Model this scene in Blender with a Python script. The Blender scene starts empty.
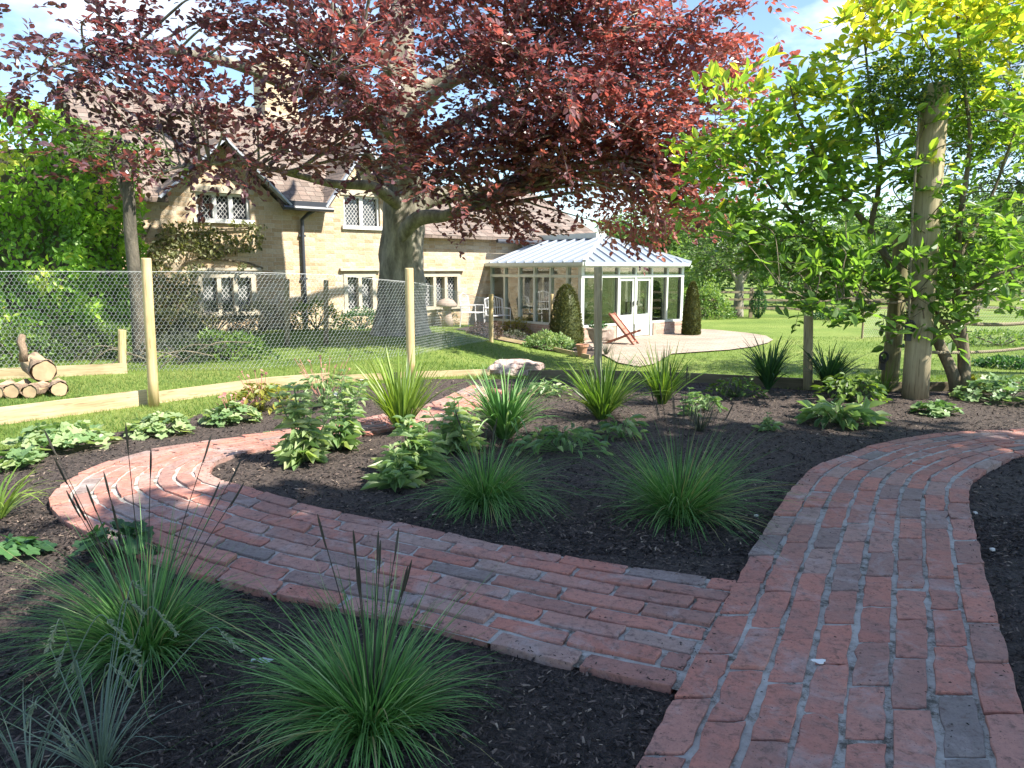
import bpy, math, random
import numpy as np
from mathutils import Vector, noise
from mathutils.geometry import delaunay_2d_cdt
random.seed(7); RNG = np.random.default_rng(7)
sc = bpy.context.scene
R = math.radians
# ------------------------------------------------------------------ camera geometry
TH = R(8.76); F = 740.0; CZ = 1.45
def ray(px, py):
    a = (px-512)/F; b = (384-py)/F
    return np.array([a, math.cos(TH)+b*math.sin(TH), -math.sin(TH)+b*math.cos(TH)])
def S(a, b, v):
    t = min(1, max(0, (v-a)/(b-a))); return t*t*(3-2*t)
def hgt(x, y):
    z = -.5*max(S(-1.9, 1.2, x)*S(9.6, 14, y), S(24, 30, y))
    z -= .17*S(18, 21, y)*(1-S(-1.9, 1.2, x))*(1-S(24, 30, y))
    return z
def G(px, py, zo=0):
    d = ray(px, py); t = (zo-CZ)/d[2] if d[2] < -.004 else 300
    for _ in range(40):
        p = d*t; h = hgt(p[0], p[1])+zo
        t2 = (h-CZ)/d[2]
        if abs(t2-t) < 1e-4: break
        t = t*.5+t2*.5
    p = d*t; return np.array([p[0], p[1], hgt(p[0], p[1])+zo])
def at(px, py, Y):
    d = ray(px, py); t = Y/d[1]; return np.array([d[0]*t, Y, CZ+d[2]*t])
# ------------------------------------------------------------------ mesh builder
class MB:
    def __init__(s): s.V = []; s.F = []; s.A = []; s.n = 0; s.big = []
    def add(s, verts, faces, var=0.5):
        verts = np.asarray(verts, float).reshape(-1, 3)
        s.V.append(verts)
        fl = np.concatenate([np.asarray(f) for f in faces])+s.n
        s.F.append((fl, np.array([len(f) for f in faces])))
        s.A.append(np.full(len(faces), var) if np.isscalar(var) else np.asarray(var))
        s.n += len(verts)
    def arr(s, verts, faces, var):           # verts (n,3), faces (m,k) equal size, var (m,)
        s.V.append(verts); s.F.append((faces.reshape(-1)+s.n, np.full(len(faces), faces.shape[1]))); s.A.append(var); s.n += len(verts)
    def box(s, x0, x1, y0, y1, z0, z1, fr=None, var=.5):
        v = np.array([[x, y, z] for x in (x0, x1) for y in (y0, y1) for z in (z0, z1)])
        if fr is not None: v = fr[0]+v@fr[1]
        s.add(v, [(0,1,3,2),(4,6,7,5),(0,4,5,1),(2,3,7,6),(0,2,6,4),(1,5,7,3)], var)
    def bar(s, p, q, w, h, up=(0,0,1), var=.5):
        p = np.array(p, float); q = np.array(q, float); a = q-p; L = np.linalg.norm(a); a /= L
        b = np.cross(up, a); b /= np.linalg.norm(b); c = np.cross(a, b)
        s.box(0, L, -w/2, w/2, -h/2, h/2, (p, np.array([a, b, c])), var)
    def prism(s, pts, ext, var=.5):
        pts = np.array(pts, float); n = len(pts); v = np.vstack([pts, pts+np.array(ext)])
        s.add(v, [tuple(range(n)), tuple(range(2*n-1, n-1, -1))]+[(i, i+n, (i+1) % n+n, (i+1) % n) for i in range(n)], var)
    def tube(s, P, r, sides=8, var=.5, caps=True, wob=0):
        P = np.array(P, float); n = len(P); r = np.full(n, r) if np.isscalar(r) else np.array(r, float)
        T = np.gradient(P, axis=0); T /= np.linalg.norm(T, axis=1)[:, None]+1e-9
        ref = np.array([0, 0, 1.]) if abs(T[0][2]) < .9 else np.array([0, 1., 0]); V = []
        b = np.cross(T[0], ref)
        for i in range(n):
            b = b-T[i]*b.dot(T[i]); b /= np.linalg.norm(b)+1e-9; c = np.cross(T[i], b)
            for k in range(sides):
                a = 2*math.pi*k/sides; rr = r[i]*(1+(wob*noise.noise(Vector((math.cos(a)*1.5, math.sin(a)*1.5, i*.35+P[0][0]))) if wob else 0))
                V.append(P[i]+rr*(math.cos(a)*b+math.sin(a)*c))
        fs = [(i*sides+k, i*sides+(k+1) % sides, (i+1)*sides+(k+1) % sides, (i+1)*sides+k) for i in range(n-1) for k in range(sides)]
        if caps: fs += [tuple(range(sides-1, -1, -1)), tuple((n-1)*sides+k for k in range(sides))]
        s.add(V, fs, var)
    def lathe(s, c, prof, sides=20, var=.5):
        V = [[c[0]+r*math.cos(2*math.pi*k/sides), c[1]+r*math.sin(2*math.pi*k/sides), c[2]+z] for r, z in prof for k in range(sides)]
        n = len(prof)
        fs = [(i*sides+k, i*sides+(k+1) % sides, (i+1)*sides+(k+1) % sides, (i+1)*sides+k) for i in range(n-1) for k in range(sides)]
        fs += [tuple(range(sides-1, -1, -1)), tuple((n-1)*sides+k for k in range(sides))]
        s.add(V, fs, var)
    def build(s, name, mat, parent=None, smooth=False):
        me = bpy.data.meshes.new(name)
        V = np.vstack(s.V)
        org = np.array(root_loc(parent)) if parent else np.zeros(3)
        V = V-org
        li = np.concatenate([f[0] for f in s.F]); ln = np.concatenate([f[1] for f in s.F]); A = np.concatenate(s.A)
        me.vertices.add(len(V)); me.vertices.foreach_set('co', V.astype(np.float32).ravel())
        me.loops.add(len(li)); me.loops.foreach_set('vertex_index', li.astype(np.int32))
        me.polygons.add(len(ln)); st = np.concatenate([[0], np.cumsum(ln)[:-1]])
        me.polygons.foreach_set('loop_start', st.astype(np.int32)); me.polygons.foreach_set('loop_total', ln.astype(np.int32))
        at_ = me.attributes.new('var', 'FLOAT', 'FACE'); at_.data.foreach_set('value', A.astype(np.float32))
        me.polygons.foreach_set('use_smooth', np.full(len(ln), smooth))
        me.update(calc_edges=True); me.validate()
        me.materials.append(mat)
        o = bpy.data.objects.new(name, me); sc.collection.objects.link(o)
        if parent: o.parent = parent
        return o
def root_loc(o):
    while o.parent: o = o.parent
    return o.location
def tag(o, label=None, cat=None, group=None, kind=None):
    if label: o['label'] = label
    if cat: o['category'] = cat
    if group: o['group'] = group
    if kind: o['kind'] = kind
    return o
def thing(name, loc, label, cat, group=None):
    o = bpy.data.objects.new(name, None); sc.collection.objects.link(o); o.location = tuple(float(c) for c in loc); o.empty_display_size = .1
    return tag(o, label, cat, group)
def nrm(a): return a/(np.linalg.norm(a, axis=-1, keepdims=True)+1e-9)
def scatter(mb, T, TF, P, X, Z, scl, var):
    """copy template T (k,3) with faces TF onto points P, x axis X, normal Z, scale (n,) or (n,3)"""
    X = nrm(X); Y = nrm(np.cross(Z, X)); Z = np.cross(X, Y); n = len(P)
    if scl.ndim == 1: scl = np.repeat(scl[:, None], 3, 1)
    V = T[None]*scl[:, None, :]
    W = P[:, None]+V[..., 0:1]*X[:, None]+V[..., 1:2]*Y[:, None]+V[..., 2:3]*Z[:, None]
    k = len(T); TF = np.array(TF); Fa = (TF[None]+np.arange(n)[:, None, None]*k).reshape(-1, TF.shape[1])
    mb.arr(W.reshape(-1, 3), Fa, np.repeat(var, len(TF)))
# leaf templates
def leafT(w=.5, fold=.1, droop=.12):
    return leafQ(w, fold, droop)
def leafQ(w=.5, fold=.1, droop=.12):
    return np.array([[0,0,0],[.3,w*.46,fold],[.68,w*.4,fold*.6],[1,0,-droop],[.68,-w*.4,fold*.6],[.3,-w*.46,fold]]), [(0,3,2,1),(0,5,4,3)]
def lobeT(k=5, d=.3, cup=.15):
    V = [[0, 0, 0]]; n = k*4; Fs = []
    for i in range(n+1):
        a = -math.pi*.93+2*math.pi*.93*i/n; r = .5*(1-d*abs(math.sin(a*k/2))**2); V.append([.12+r*math.cos(a), r*math.sin(a), cup*r+.04*math.sin(i*1.7)*.5])
    for i in range(n): Fs.append((0, i+1, i+2))
    return np.array(V), Fs
PR = np.array([[x, math.cos(a)*.5, math.sin(a)*.5] for x in (0, 1) for a in (0, 2.094, 4.189)]); PRF = [(0,1,4,3),(1,2,5,4),(2,0,3,5)]
def rnd(n, s=1.): return RNG.normal(0, s, (n, 3))
# ------------------------------------------------------------------ materials
class NT:
    def __init__(s, name):
        s.m = bpy.data.materials.new(name); s.m.use_nodes = True; s.t = s.m.node_tree; s.t.nodes.clear()
        s.out = s.n('ShaderNodeOutputMaterial')
    def n(s, ty, **k):
        x = s.t.nodes.new(ty)
        for a, b in k.items(): setattr(x, a, b)
        return x
    def l(s, a, b): s.t.links.new(a, b)
    def noise(s, sc_, det=4, vec=None, rough=.55, col=False, dist=0):
        x = s.n('ShaderNodeTexNoise'); x.inputs['Scale'].default_value = sc_; x.inputs['Detail'].default_value = det; x.inputs['Roughness'].default_value = rough; x.inputs['Distortion'].default_value = dist
        if vec is None:
            if not hasattr(s, 'co'): s.co = s.n('ShaderNodeTexCoord').outputs['Object']
            vec = s.co
        s.l(vec, x.inputs['Vector']); return x.outputs['Color' if col else 'Fac']
    def ramp(s, fac, stops):
        x = s.n('ShaderNodeValToRGB'); e = x.color_ramp.elements
        while len(e) > 1: e.remove(e[0])
        e[0].position = stops[0][0]; e[0].color = (*stops[0][1], 1)
        for p, c in stops[1:]: q = e.new(p); q.color = (*c, 1)
        s.l(fac, x.inputs[0]); return x.outputs[0]
    def mix(s, f, a, b, mode='MIX'):
        x = s.n('ShaderNodeMix', data_type='RGBA', blend_type=mode)
        for i, v in ((0, f), (6, a), (7, b)):
            if isinstance(v, (int, float)): x.inputs[i].default_value = v
            elif isinstance(v, tuple): x.inputs[i].default_value = (*v, 1)
            else: s.l(v, x.inputs[i])
        return x.outputs[2]
    def math(s, op, a, b=0., c=None, clamp=False):
        x = s.n('ShaderNodeMath', operation=op, use_clamp=clamp)
        for i, v in enumerate((a, b, c)):
            if v is None: continue
            if isinstance(v, (int, float)): x.inputs[i].default_value = v
            else: s.l(v, x.inputs[i])
        return x.outputs[0]
    def var(s): return s.n('ShaderNodeAttribute', attribute_name='var').outputs['Fac']
    def bump(s, h, st=.3, d=.02):
        x = s.n('ShaderNodeBump'); x.inputs['Strength'].default_value = st; x.inputs['Distance'].default_value = d; s.l(h, x.inputs['Height']); return x.outputs[0]
    def fin(s, col, rough=.8, bump=None, metal=0, spec=.5, trans=None):
        p = s.n('ShaderNodeBsdfPrincipled'); p.inputs['Metallic'].default_value = metal; p.inputs['Specular IOR Level'].default_value = spec
        for k, v in (('Base Color', col), ('Roughness', rough)):
            if isinstance(v, tuple): p.inputs[k].default_value = (*v, 1)
            elif isinstance(v, (int, float)): p.inputs[k].default_value = v
            else: s.l(v, p.inputs[k])
        if bump is not None: s.l(bump, p.inputs['Normal'])
        o = p.outputs[0]
        if trans:
            t = s.n('ShaderNodeBsdfTranslucent'); mx = s.n('ShaderNodeMixShader'); mx.inputs[0].default_value = trans[0]
            tc = s.mix(1., col, trans[1], 'MULTIPLY'); s.l(tc, t.inputs[0]); s.l(o, mx.inputs[1]); s.l(t.outputs[0], mx.inputs[2]); o = mx.outputs[0]
        s.l(o, s.out.inputs[0]); return s.m
def leafmat(name, stops, trans=(.4, (1.6, 1.6, .7)), rough=.45, spec=.5):
    t = NT(name); c = t.ramp(t.var(), stops); f = t.noise(3, 2)
    c = t.mix(.25, c, t.ramp(f, [(.3, (.3, .3, .3)), (.7, (1, 1, 1))]), 'MULTIPLY')
    return t.fin(c, rough, spec=spec, trans=trans)
def plain(name, c, rough=.7, nz=8, amt=.35, metal=0, bump=.2, spec=.5):
    t = NT(name); f = t.noise(nz, 5)
    col = t.mix(1., c, t.ramp(f, [(.25, (1-amt,)*3), (.75, (1, 1, 1))]), 'MULTIPLY')
    return t.fin(col, rough, t.bump(t.noise(nz*6, 4), bump, .01), metal, spec)
M = {}
M['beech'] = leafmat('copper_beech_leaf', [(0, (0.083, 0.054, 0.076)), (0.35, (0.173, 0.094, 0.118)), (0.65, (0.286, 0.136, 0.136)), (0.88, (0.422, 0.181, 0.148)), (1, (0.513, 0.307, 0.253))], (.42, (1.9,.95,.8)), .3, .8)
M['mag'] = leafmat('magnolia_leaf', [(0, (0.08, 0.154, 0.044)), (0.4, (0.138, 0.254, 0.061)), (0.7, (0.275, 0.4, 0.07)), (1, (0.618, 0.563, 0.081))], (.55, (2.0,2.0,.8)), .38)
M['fine'] = leafmat('fine_leaf', [(0, (0.043, 0.089, 0.03)), (0.5, (0.085, 0.162, 0.045)), (1, (0.203, 0.308, 0.059))])
M['olive'] = leafmat('olive_leaf', [(0, (.06,.075,.02)), (.5, (.10,.115,.03)), (1, (.2,.2,.05))])
M['back'] = leafmat('background_leaf', [(0, (0.064, 0.131, 0.05)), (0.5, (0.137, 0.239, 0.076)), (1, (0.306, 0.431, 0.118))])
M['hedge'] = leafmat('hedge_leaf', [(0, (0.095, 0.217, 0.036)), (0.5, (0.297, 0.532, 0.068)), (1, (0.62, 0.62, 0.115))])
M['wist'] = leafmat('climber_leaf', [(0, (0.094, 0.112, 0.055)), (0.5, (0.203, 0.225, 0.109)), (1, (0.374, 0.375, 0.187))])
M['lav'] = leafmat('lavender_leaf', [(0, (.035,.05,.05)), (.5, (.07,.085,.075)), (1, (.14,.16,.11))])
M['grassA'] = leafmat('sedge_blade', [(0, (0.044, 0.119, 0.034)), (0.45, (0.111, 0.269, 0.067)), (0.8, (0.204, 0.403, 0.121)), (0.91, (0.408, 0.537, 0.268)), (0.99, (0.391, 0.361, 0.165))], (.3, (1.5,1.5,.8)))
M['blue'] = leafmat('blue_grass_blade', [(0, (0.098, 0.149, 0.108)), (0.6, (0.182, 0.257, 0.189)), (1, (0.35, 0.405, 0.27))], (.3, (1.3,1.3,.9)))
M['iris'] = leafmat('iris_blade', [(0, (0.052, 0.117, 0.026)), (0.5, (0.117, 0.221, 0.039)), (1, (0.26, 0.364, 0.065))], (.35, (1.7,1.7,.7)))
M['dark'] = leafmat('dark_blade', [(0, (0.018, 0.06, 0.03)), (0.5, (0.045, 0.12, 0.045)), (1, (0.09, 0.21, 0.068))])
M['lush'] = leafmat('lush_leaf', [(0, (0.087, 0.172, 0.066)), (0.5, (0.204, 0.319, 0.133)), (1, (0.437, 0.505, 0.265))], (.35, (1.6,1.7,.8)))
M['yel'] = leafmat('yellow_leaf', [(0, (.12,.16,.03)), (.6, (.3,.3,.05)), (1, (.42,.38,.09))])
M['purp'] = leafmat('purple_leaf', [(0, (.05,.03,.035)), (.6, (.12,.08,.08)), (1, (.2,.14,.12))])
M['yew'] = leafmat('yew_leaf', [(0, (0.039, 0.052, 0.014)), (0.5, (0.091, 0.111, 0.026)), (1, (0.195, 0.182, 0.042))], (.2, (1.2,1.2,.7)))
M['turf'] = leafmat('turf_blade', [(0, (0.069, 0.138, 0.025)), (0.5, (0.138, 0.237, 0.044)), (1, (0.3, 0.362, 0.1))], (.3, (1.6,1.6,.7)), .6)
M['stalk'] = plain('seed_stalk', (.05,.045,.03), .7)
M['pink'] = plain('pink_flower', (.55,.22,.2), .6); M['white_fl'] = plain('white_flower', (.75,.72,.66), .6)
M['seed'] = plain('pale_seed_head', (.34,.36,.27), .7)
def barkmat(name, a, b, sc_=6):
    t = NT(name); mp = t.n('ShaderNodeMapping'); tc = t.n('ShaderNodeTexCoord'); t.l(tc.outputs['Object'], mp.inputs[0]); mp.inputs['Scale'].default_value = (1, 1, .35)
    f = t.noise(sc_, 6, mp.outputs[0]); g = t.noise(sc_*5, 5, mp.outputs[0])
    c = t.ramp(f, [(.35, a), (.62, b)]); c = t.mix(.4, c, t.ramp(g, [(.3, (.35,.35,.35)), (.6, (1,1,1))]), 'MULTIPLY')
    return t.fin(c, .85, t.bump(g, .6, .03))
M['bark'] = barkmat('beech_bark', (.15,.135,.10), (.36,.33,.26)); M['bark2'] = barkmat('brown_bark', (.10,.08,.05), (.24,.20,.13), 9)
M['bark3'] = barkmat('dark_bark', (.05,.045,.035), (.14,.12,.09), 9)
def postmat(name, a, b):
    t = NT(name); mp = t.n('ShaderNodeMapping'); tc = t.n('ShaderNodeTexCoord'); t.l(tc.outputs['Object'], mp.inputs[0]); mp.inputs['Scale'].default_value = (1, 1, .06)
    f = t.noise(25, 5, mp.outputs[0]); g = t.noise(3, 4); c = t.ramp(f, [(.3, a), (.7, b)])
    c = t.mix(.5, c, t.ramp(g, [(.3, (.6,.58,.5)), (.65, (1,1,1))]), 'MULTIPLY')
    k = t.noise(70, 2, mp.outputs[0]); c = t.mix(.6, c, t.ramp(k, [(.32, (.3,.26,.2)), (.42, (1,1,1))]), 'MULTIPLY')
    return t.fin(c, .75, t.bump(f, .4, .01))
M['stake'] = postmat('new_stake_wood', (.50,.36,.17), (.66,.52,.28)); M['post'] = postmat('weathered_post_wood', (.30,.25,.15), (.47,.40,.26))
M['postd'] = postmat('mossy_post_wood', (.14,.13,.06), (.27,.24,.12)); 
def boardmat(name, a, b):
    m = postmat(name, a, b)
    for nd in m.node_tree.nodes:
        if nd.type == 'MAPPING': nd.inputs['Scale'].default_value = (.07, .07, 1)
    return m
M['board'] = boardmat('board_wood', (.40,.29,.16), (.62,.5,.32)); M['rail'] = postmat('rail_wood', (.2,.15,.09), (.33,.27,.18)); M['red_wood'] = postmat('red_wood', (.3,.1,.07), (.42,.18,.12))
# bricks
t = NT('red_brick'); v = t.var()
c = t.ramp(v, [(0, (.22,.185,.17)), (.1, (.26,.19,.17)), (.2, (.34,.18,.145)), (.45, (.43,.18,.135)), (.7, (.50,.205,.15)), (.86, (.43,.225,.18)), (1, (.37,.26,.22))])
c = t.mix(t.math('MULTIPLY', t.ramp(t.noise(7, 6, rough=.7), [(.45, (0,0,0)), (.75, (1,1,1))]), .6), c, (.20,.16,.15))
c = t.mix(t.ramp(t.noise(28, 5, rough=.7, dist=.5), [(.52, (0,0,0)), (.68, (.75,.75,.75))]), c, (.11,.06,.05))
c = t.mix(t.ramp(t.noise(3.1, 6, rough=.75, dist=1), [(.52, (0,0,0)), (.70, (.65,.65,.65))]), c, (.44,.38,.36))
c = t.mix(t.ramp(t.noise(130, 3), [(.30, (.8,.8,.8)), (.36, (0,0,0))]), c, (.05,.035,.03))
h = t.math('ADD', t.noise(45, 6, rough=.7), t.math('MULTIPLY', t.noise(9, 3), .6))
c = t.mix(.55, c, t.ramp(t.noise(55, 6, rough=.8), [(.3, (.55,.5,.5)), (.5, (1,1,1)), (.7, (1.25,1.2,1.18))]), 'MULTIPLY')
M['brick'] = t.fin(c, t.ramp(t.noise(15, 3), [(.3, (.6,.6,.6)), (.7, (.85,.85,.85))]), t.bump(h, .55, .010), spec=.4)
t = NT('path_mortar'); c = t.ramp(t.noise(9, 7, rough=.8), [(.38, (.09,.08,.065)), (.43, (.22,.2,.17)), (.5, (.40,.375,.34)), (.7, (.55,.53,.49))])
M['mortar'] = t.fin(c, .9, t.bump(t.noise(90, 5), .6, .006))
t = NT('bark_mulch'); f = t.noise(60, 6, rough=.75); g = t.noise(1.3, 4)
c = t.ramp(f, [(.3, (.012,.010,.010)), (.48, (.052,.039,.032)), (.6, (.145,.108,.088)), (.78, (.3,.23,.2))])
M['mulch'] = t.fin(t.mix(t.math('MULTIPLY', g, .6), c, (.07,.05,.043)), .9, t.bump(f, 1., .03))
t = NT('mulch_chip'); M['chip'] = t.fin(t.ramp(t.var(), [(0, (.010,.008,.008)), (.5, (.032,.025,.023)), (.78, (.08,.058,.05)), (.96, (.15,.11,.09)), (1, (.36,.28,.21))]), .8, spec=.35)
def lawnmat(name, a, b, c_):
    t = NT(name); f = t.noise(.35, 5); g = t.noise(25, 5, rough=.7)
    c = t.ramp(f, [(.3, a), (.5, b), (.72, c_)]); c = t.mix(.35, c, t.ramp(t.noise(2.5, 5, rough=.7), [(.35, (.55,.65,.5)), (.6, (1.1,1.05,1))]), 'MULTIPLY'); c = t.mix(.6, c, t.ramp(g, [(.25, (.35,.4,.3)), (.7, (1,1,1))]), 'MULTIPLY')
    return t.fin(c, .9, t.bump(g, .8, .05), spec=.2)
M['lawn'] = lawnmat('lawn_grass', (.13,.20,.04), (.20,.27,.06), (.30,.33,.10))
t = NT('patio_paving'); c = t.ramp(t.noise(1.2, 5), [(.3, (.30,.24,.19)), (.7, (.42,.35,.28))]); br = t.n('ShaderNodeTexBrick'); br.inputs['Scale'].default_value = 1.6
t.l(t.co, br.inputs[0]); br.inputs['Mortar Size'].default_value = .015; br.inputs['Color1'].default_value = (1,1,1,1); br.inputs['Color2'].default_value = (.85,.83,.8,1); br.inputs['Mortar'].default_value = (.55,.5,.45,1)
M['patio'] = t.fin(t.mix(1., c, br.outputs[0], 'MULTIPLY'), .9, t.bump(t.noise(40, 4), .3, .01))
# house frame
ANG = math.atan2(.643, .766); D = np.array([.766, .643, 0]); D /= np.linalg.norm(D); N = np.array([D[1], -D[0], 0]); UP = np.array([0, 0, 1.])
C0 = np.array([1.95, 20.3, 0]); CD = 4.13; W0 = C0-N*CD
FR = (W0, np.array([D, N, UP]))      # local (t, n, z)
def HP(t_, n_, z_): return W0+D*t_+N*n_+UP*z_
def wp(px, py, n_=0):
    d = ray(px, py); p0 = W0+N*n_; o = np.array([0, 0, CZ]); k = (p0-o).dot(N)/d.dot(N); p = o+d*k; return (p-W0).dot(D), p[2]
def wallmat(name, cols, mort, bw, bh, tile=False):
    t = NT(name); g = t.n('ShaderNodeNewGeometry').outputs['Position']
    def dot(vec, off=0):
        x = t.n('ShaderNodeVectorMath', operation='DOT_PRODUCT'); t.l(g, x.inputs[0]); x.inputs[1].default_value = tuple(vec); return x.outputs['Value']
    cb = t.n('ShaderNodeCombineXYZ'); t.l(t.math('ADD', dot(D), dot(N*(.0 if tile else .9))), cb.inputs[0]); t.l(dot(UP), cb.inputs[1])
    dst = t.n('ShaderNodeVectorMath', operation='MULTIPLY_ADD'); nz = t.noise(2.5, 3, g, col=True); t.l(nz, dst.inputs[0]); dst.inputs[1].default_value = (.05,.05,0); t.l(cb.outputs[0], dst.inputs[2])
    b = t.n('ShaderNodeTexBrick'); t.l(dst.outputs[0], b.inputs[0]); b.inputs['Scale'].default_value = 1; b.inputs['Brick Width'].default_value = bw; b.inputs['Row Height'].default_value = bh
    b.inputs['Mortar Size'].default_value = bh*.06; b.inputs['Mortar Smooth'].default_value = .3; b.offset = .43; b.squash = .8; b.inputs['Color1'].default_value = (0,0,0,1); b.inputs['Color2'].default_value = (1,1,1,1); b.inputs['Mortar'].default_value = (.5,.5,.5,1); b.inputs['Bias'].default_value = 0
    c = t.ramp(b.outputs['Color'], cols); c = t.mix(.55, c, t.ramp(t.noise(1.4, 5, g), [(.3, (.6,.5,.42)), (.5, (.95,.9,.85)), (.7, (1.1,1.08,1.05))]), 'MULTIPLY')
    c = t.mix(b.outputs['Fac'], c, mort); c = t.mix(.35, c, t.ramp(t.noise(30, 5, g), [(.3, (.5,.5,.5)), (.6, (1,1,1))]), 'MULTIPLY')
    h = t.math('SUBTRACT', t.noise(14, 5, g), t.math('MULTIPLY', b.outputs['Fac'], .6))
    return t.fin(c, .9, t.bump(h, .7, .03))
M['stone'] = wallmat('ironstone_wall', [(0, (.47,.34,.21)), (.25, (.57,.43,.28)), (.5, (.62,.50,.35)), (.75, (.64,.55,.42)), (1, (.56,.40,.25))], (.60,.53,.42), .29, .105)
M['tile'] = wallmat('roof_tile', [(0, (.15,.115,.095)), (.4, (.22,.17,.145)), (.7, (.27,.21,.18)), (1, (.19,.16,.14))], (.08,.065,.055), .28, .13, True)
M['plinth'] = wallmat('plinth_brick', [(0, (.38,.24,.18)), (.5, (.48,.34,.27)), (1, (.52,.42,.34))], (.5,.45,.4), .22, .075)
M['dress'] = plain('dressed_stone', (.56,.50,.39), .85, 6, .3); M['sash'] = plain('white_paint', (.74,.74,.72), .4, 3, .1, bump=.02)
M['barge'] = plain('pale_blue_paint', (.42,.46,.52), .45, 4, .2, bump=.03); M['gut'] = plain('black_gutter', (.05,.055,.07), .35, 4, .2, bump=.02)
M['lead'] = plain('lead_strip', (.45,.45,.45), .5, 10, .2, bump=.02)
M['cframe'] = plain('sage_white_paint', (.62,.67,.60), .4, 3, .1, bump=.02)
t = NT('dark_glass'); M['glassd'] = t.fin((.03,.035,.045), .06, t.bump(t.noise(1.5, 2), .08, .02), spec=1.)
t = NT('clear_glass'); gl = t.n('ShaderNodeBsdfGlossy'); gl.inputs['Roughness'].default_value = .02; tr = t.n('ShaderNodeBsdfTransparent'); tr.inputs[0].default_value = (.88,.91,.9,1)
fr_ = t.n('ShaderNodeFresnel'); fr_.inputs[0].default_value = 1.5; mx = t.n('ShaderNodeMixShader'); t.l(t.math('MULTIPLY', fr_.outputs[0], .7), mx.inputs[0]); t.l(tr.outputs[0], mx.inputs[1]); t.l(gl.outputs[0], mx.inputs[2]); t.l(mx.outputs[0], t.out.inputs[0]); M['glass'] = t.m
t = NT('roof_glazing'); p1 = t.n('ShaderNodeBsdfPrincipled'); p1.inputs['Base Color'].default_value = (.30,.35,.43,1); p1.inputs['Roughness'].default_value = .25; tr = t.n('ShaderNodeBsdfTransparent'); tr.inputs[0].default_value = (.85,.88,.92,1)
mx = t.n('ShaderNodeMixShader'); mx.inputs[0].default_value = .3; t.l(p1.outputs[0], mx.inputs[1]); t.l(tr.outputs[0], mx.inputs[2]); t.l(mx.outputs[0], t.out.inputs[0]); M['rglass'] = t.m
M['wire'] = plain('galvanised_wire', (.66,.67,.68), .5, 10, .2, metal=0, bump=0)
M['rope'] = plain('rope_fibre', (.34,.29,.2), .9, 60, .5); M['iron'] = plain('black_iron', (.03,.03,.03), .5, 20, .3)
t = NT('field_stone'); f = t.noise(6, 6, rough=.7); M['rock'] = t.fin(t.ramp(f, [(.35, (.2,.14,.13)), (.5, (.42,.31,.27)), (.65, (.62,.54,.46))]), .9, t.bump(t.noise(14, 5), .8, .05))
M['terra'] = plain('terracotta', (.48,.25,.16), .8, 6, .35); M['stonepot'] = plain('weathered_stone', (.48,.38,.32), .9, 6, .5)
M['logend'] = plain('cut_log_end', (.56,.40,.24), .8, 9, .4); M['logbark'] = barkmat('log_bark', (.16,.11,.075), (.36,.26,.18), 12)
M['metalw'] = plain('white_metal', (.8,.8,.8), .4, 4, .1, bump=.02); M['paper'] = plain('pale_plastic', (.55,.62,.6), .5, 20, .3)
M['canvas'] = plain('rust_canvas', (.42,.17,.12), .8, 30, .2); M['cush'] = plain('cream_fabric', (.6,.56,.48), .9)
M['wicker'] = plain('wicker', (.25,.19,.13), .8, 40, .5); M['board_backlit'] = boardmat('backlit_board_wood', (.10,.08,.05), (.2,.16,.1))  # darker copy of the board wood, backlit shade put into its colour
# ------------------------------------------------------------------ curves for the paths
def crom(P, m=10):
    P = np.array(P, float); Q = np.vstack([2*P[0]-P[1], P, 2*P[-1]-P[-2]]); out = []
    for i in range(1, len(Q)-2):
        for k in range(m):
            s = k/m; a, b, c, d = Q[i-1:i+3]
            out.append(.5*((2*b)+(-a+c)*s+(2*a-5*b+4*c-d)*s*s+(-a+3*b-3*c+d)*s**3))
    out.append(Q[-2]); return np.array(out)
ZP = .045
pairs2 = [((628,775),(1047,775)), ((670,700),(1023,700)), ((702,640),(1007,638)), ((735,578),(990,581)), ((762,530),(978,532)), ((785,494),(971,500)), ((808,470),(972,484)),
          ((838,456),(981,474)), ((885,441),(1000,463)), ((947,432),(1026,454)), ((1024,428),(1075,448)), ((1120,425),(1140,444)), ((1250,424),(1260,443))]
pairs1 = [((673,688),(739,580)), ((563,663),(640,566)), ((470,637),(560,553)), ((392,618),(490,540)), ((302,600),(400,521)), ((245,587),(340,510)), ((170,566),(290,498)), ((115,547),(250,486)),
          ((82,531),(230,481)), ((57,517),(216,476)), ((48,501),(211,471)), ((57,488),(212,466)), ((74,475),(216,461.5)), ((109,461),(227,457)), ((148,450),(239,453)), ((200,441),(262,448)),
          ((268,432),(310,441)), ((370,416),(395,427)), ((431,402),(460,412)), ((472,384),(505,390))]
def edges(pairs):
    d = [(np.array(ray(*a)), np.array(ray(*b))) for a, b in pairs]
    A = np.array([(p*((ZP-CZ)/p[2]))[:2] for p, q in d]); B = np.array([(q*((ZP-CZ)/q[2]))[:2] for p, q in d])
    return A, B
A2, B2 = edges(pairs2); A2 = np.vstack([A2[0]+3*(A2[0]-A2[1]), A2]); B2 = np.vstack([B2[0]+3*(A2[1]-A2[2]), B2])
A1, B1 = edges(pairs1)
E2 = (crom(A2), crom(B2)); E1 = (crom(A1), crom(B1))
def inpoly(x, y, P):
    x = np.asarray(x); y = np.asarray(y); r = np.zeros(x.shape, bool); n = len(P); j = n-1
    for i in range(n):
        xi, yi = P[i]; xj, yj = P[j]
        if yi != yj: r ^= ((yi > y) != (yj > y)) & (x < (xj-xi)*(y-yi)/(yj-yi)+xi)
        j = i
    return r
PP1 = np.vstack([E1[0], E1[1][::-1]]); PP2 = np.vstack([E2[0], E2[1][::-1]])
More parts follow.
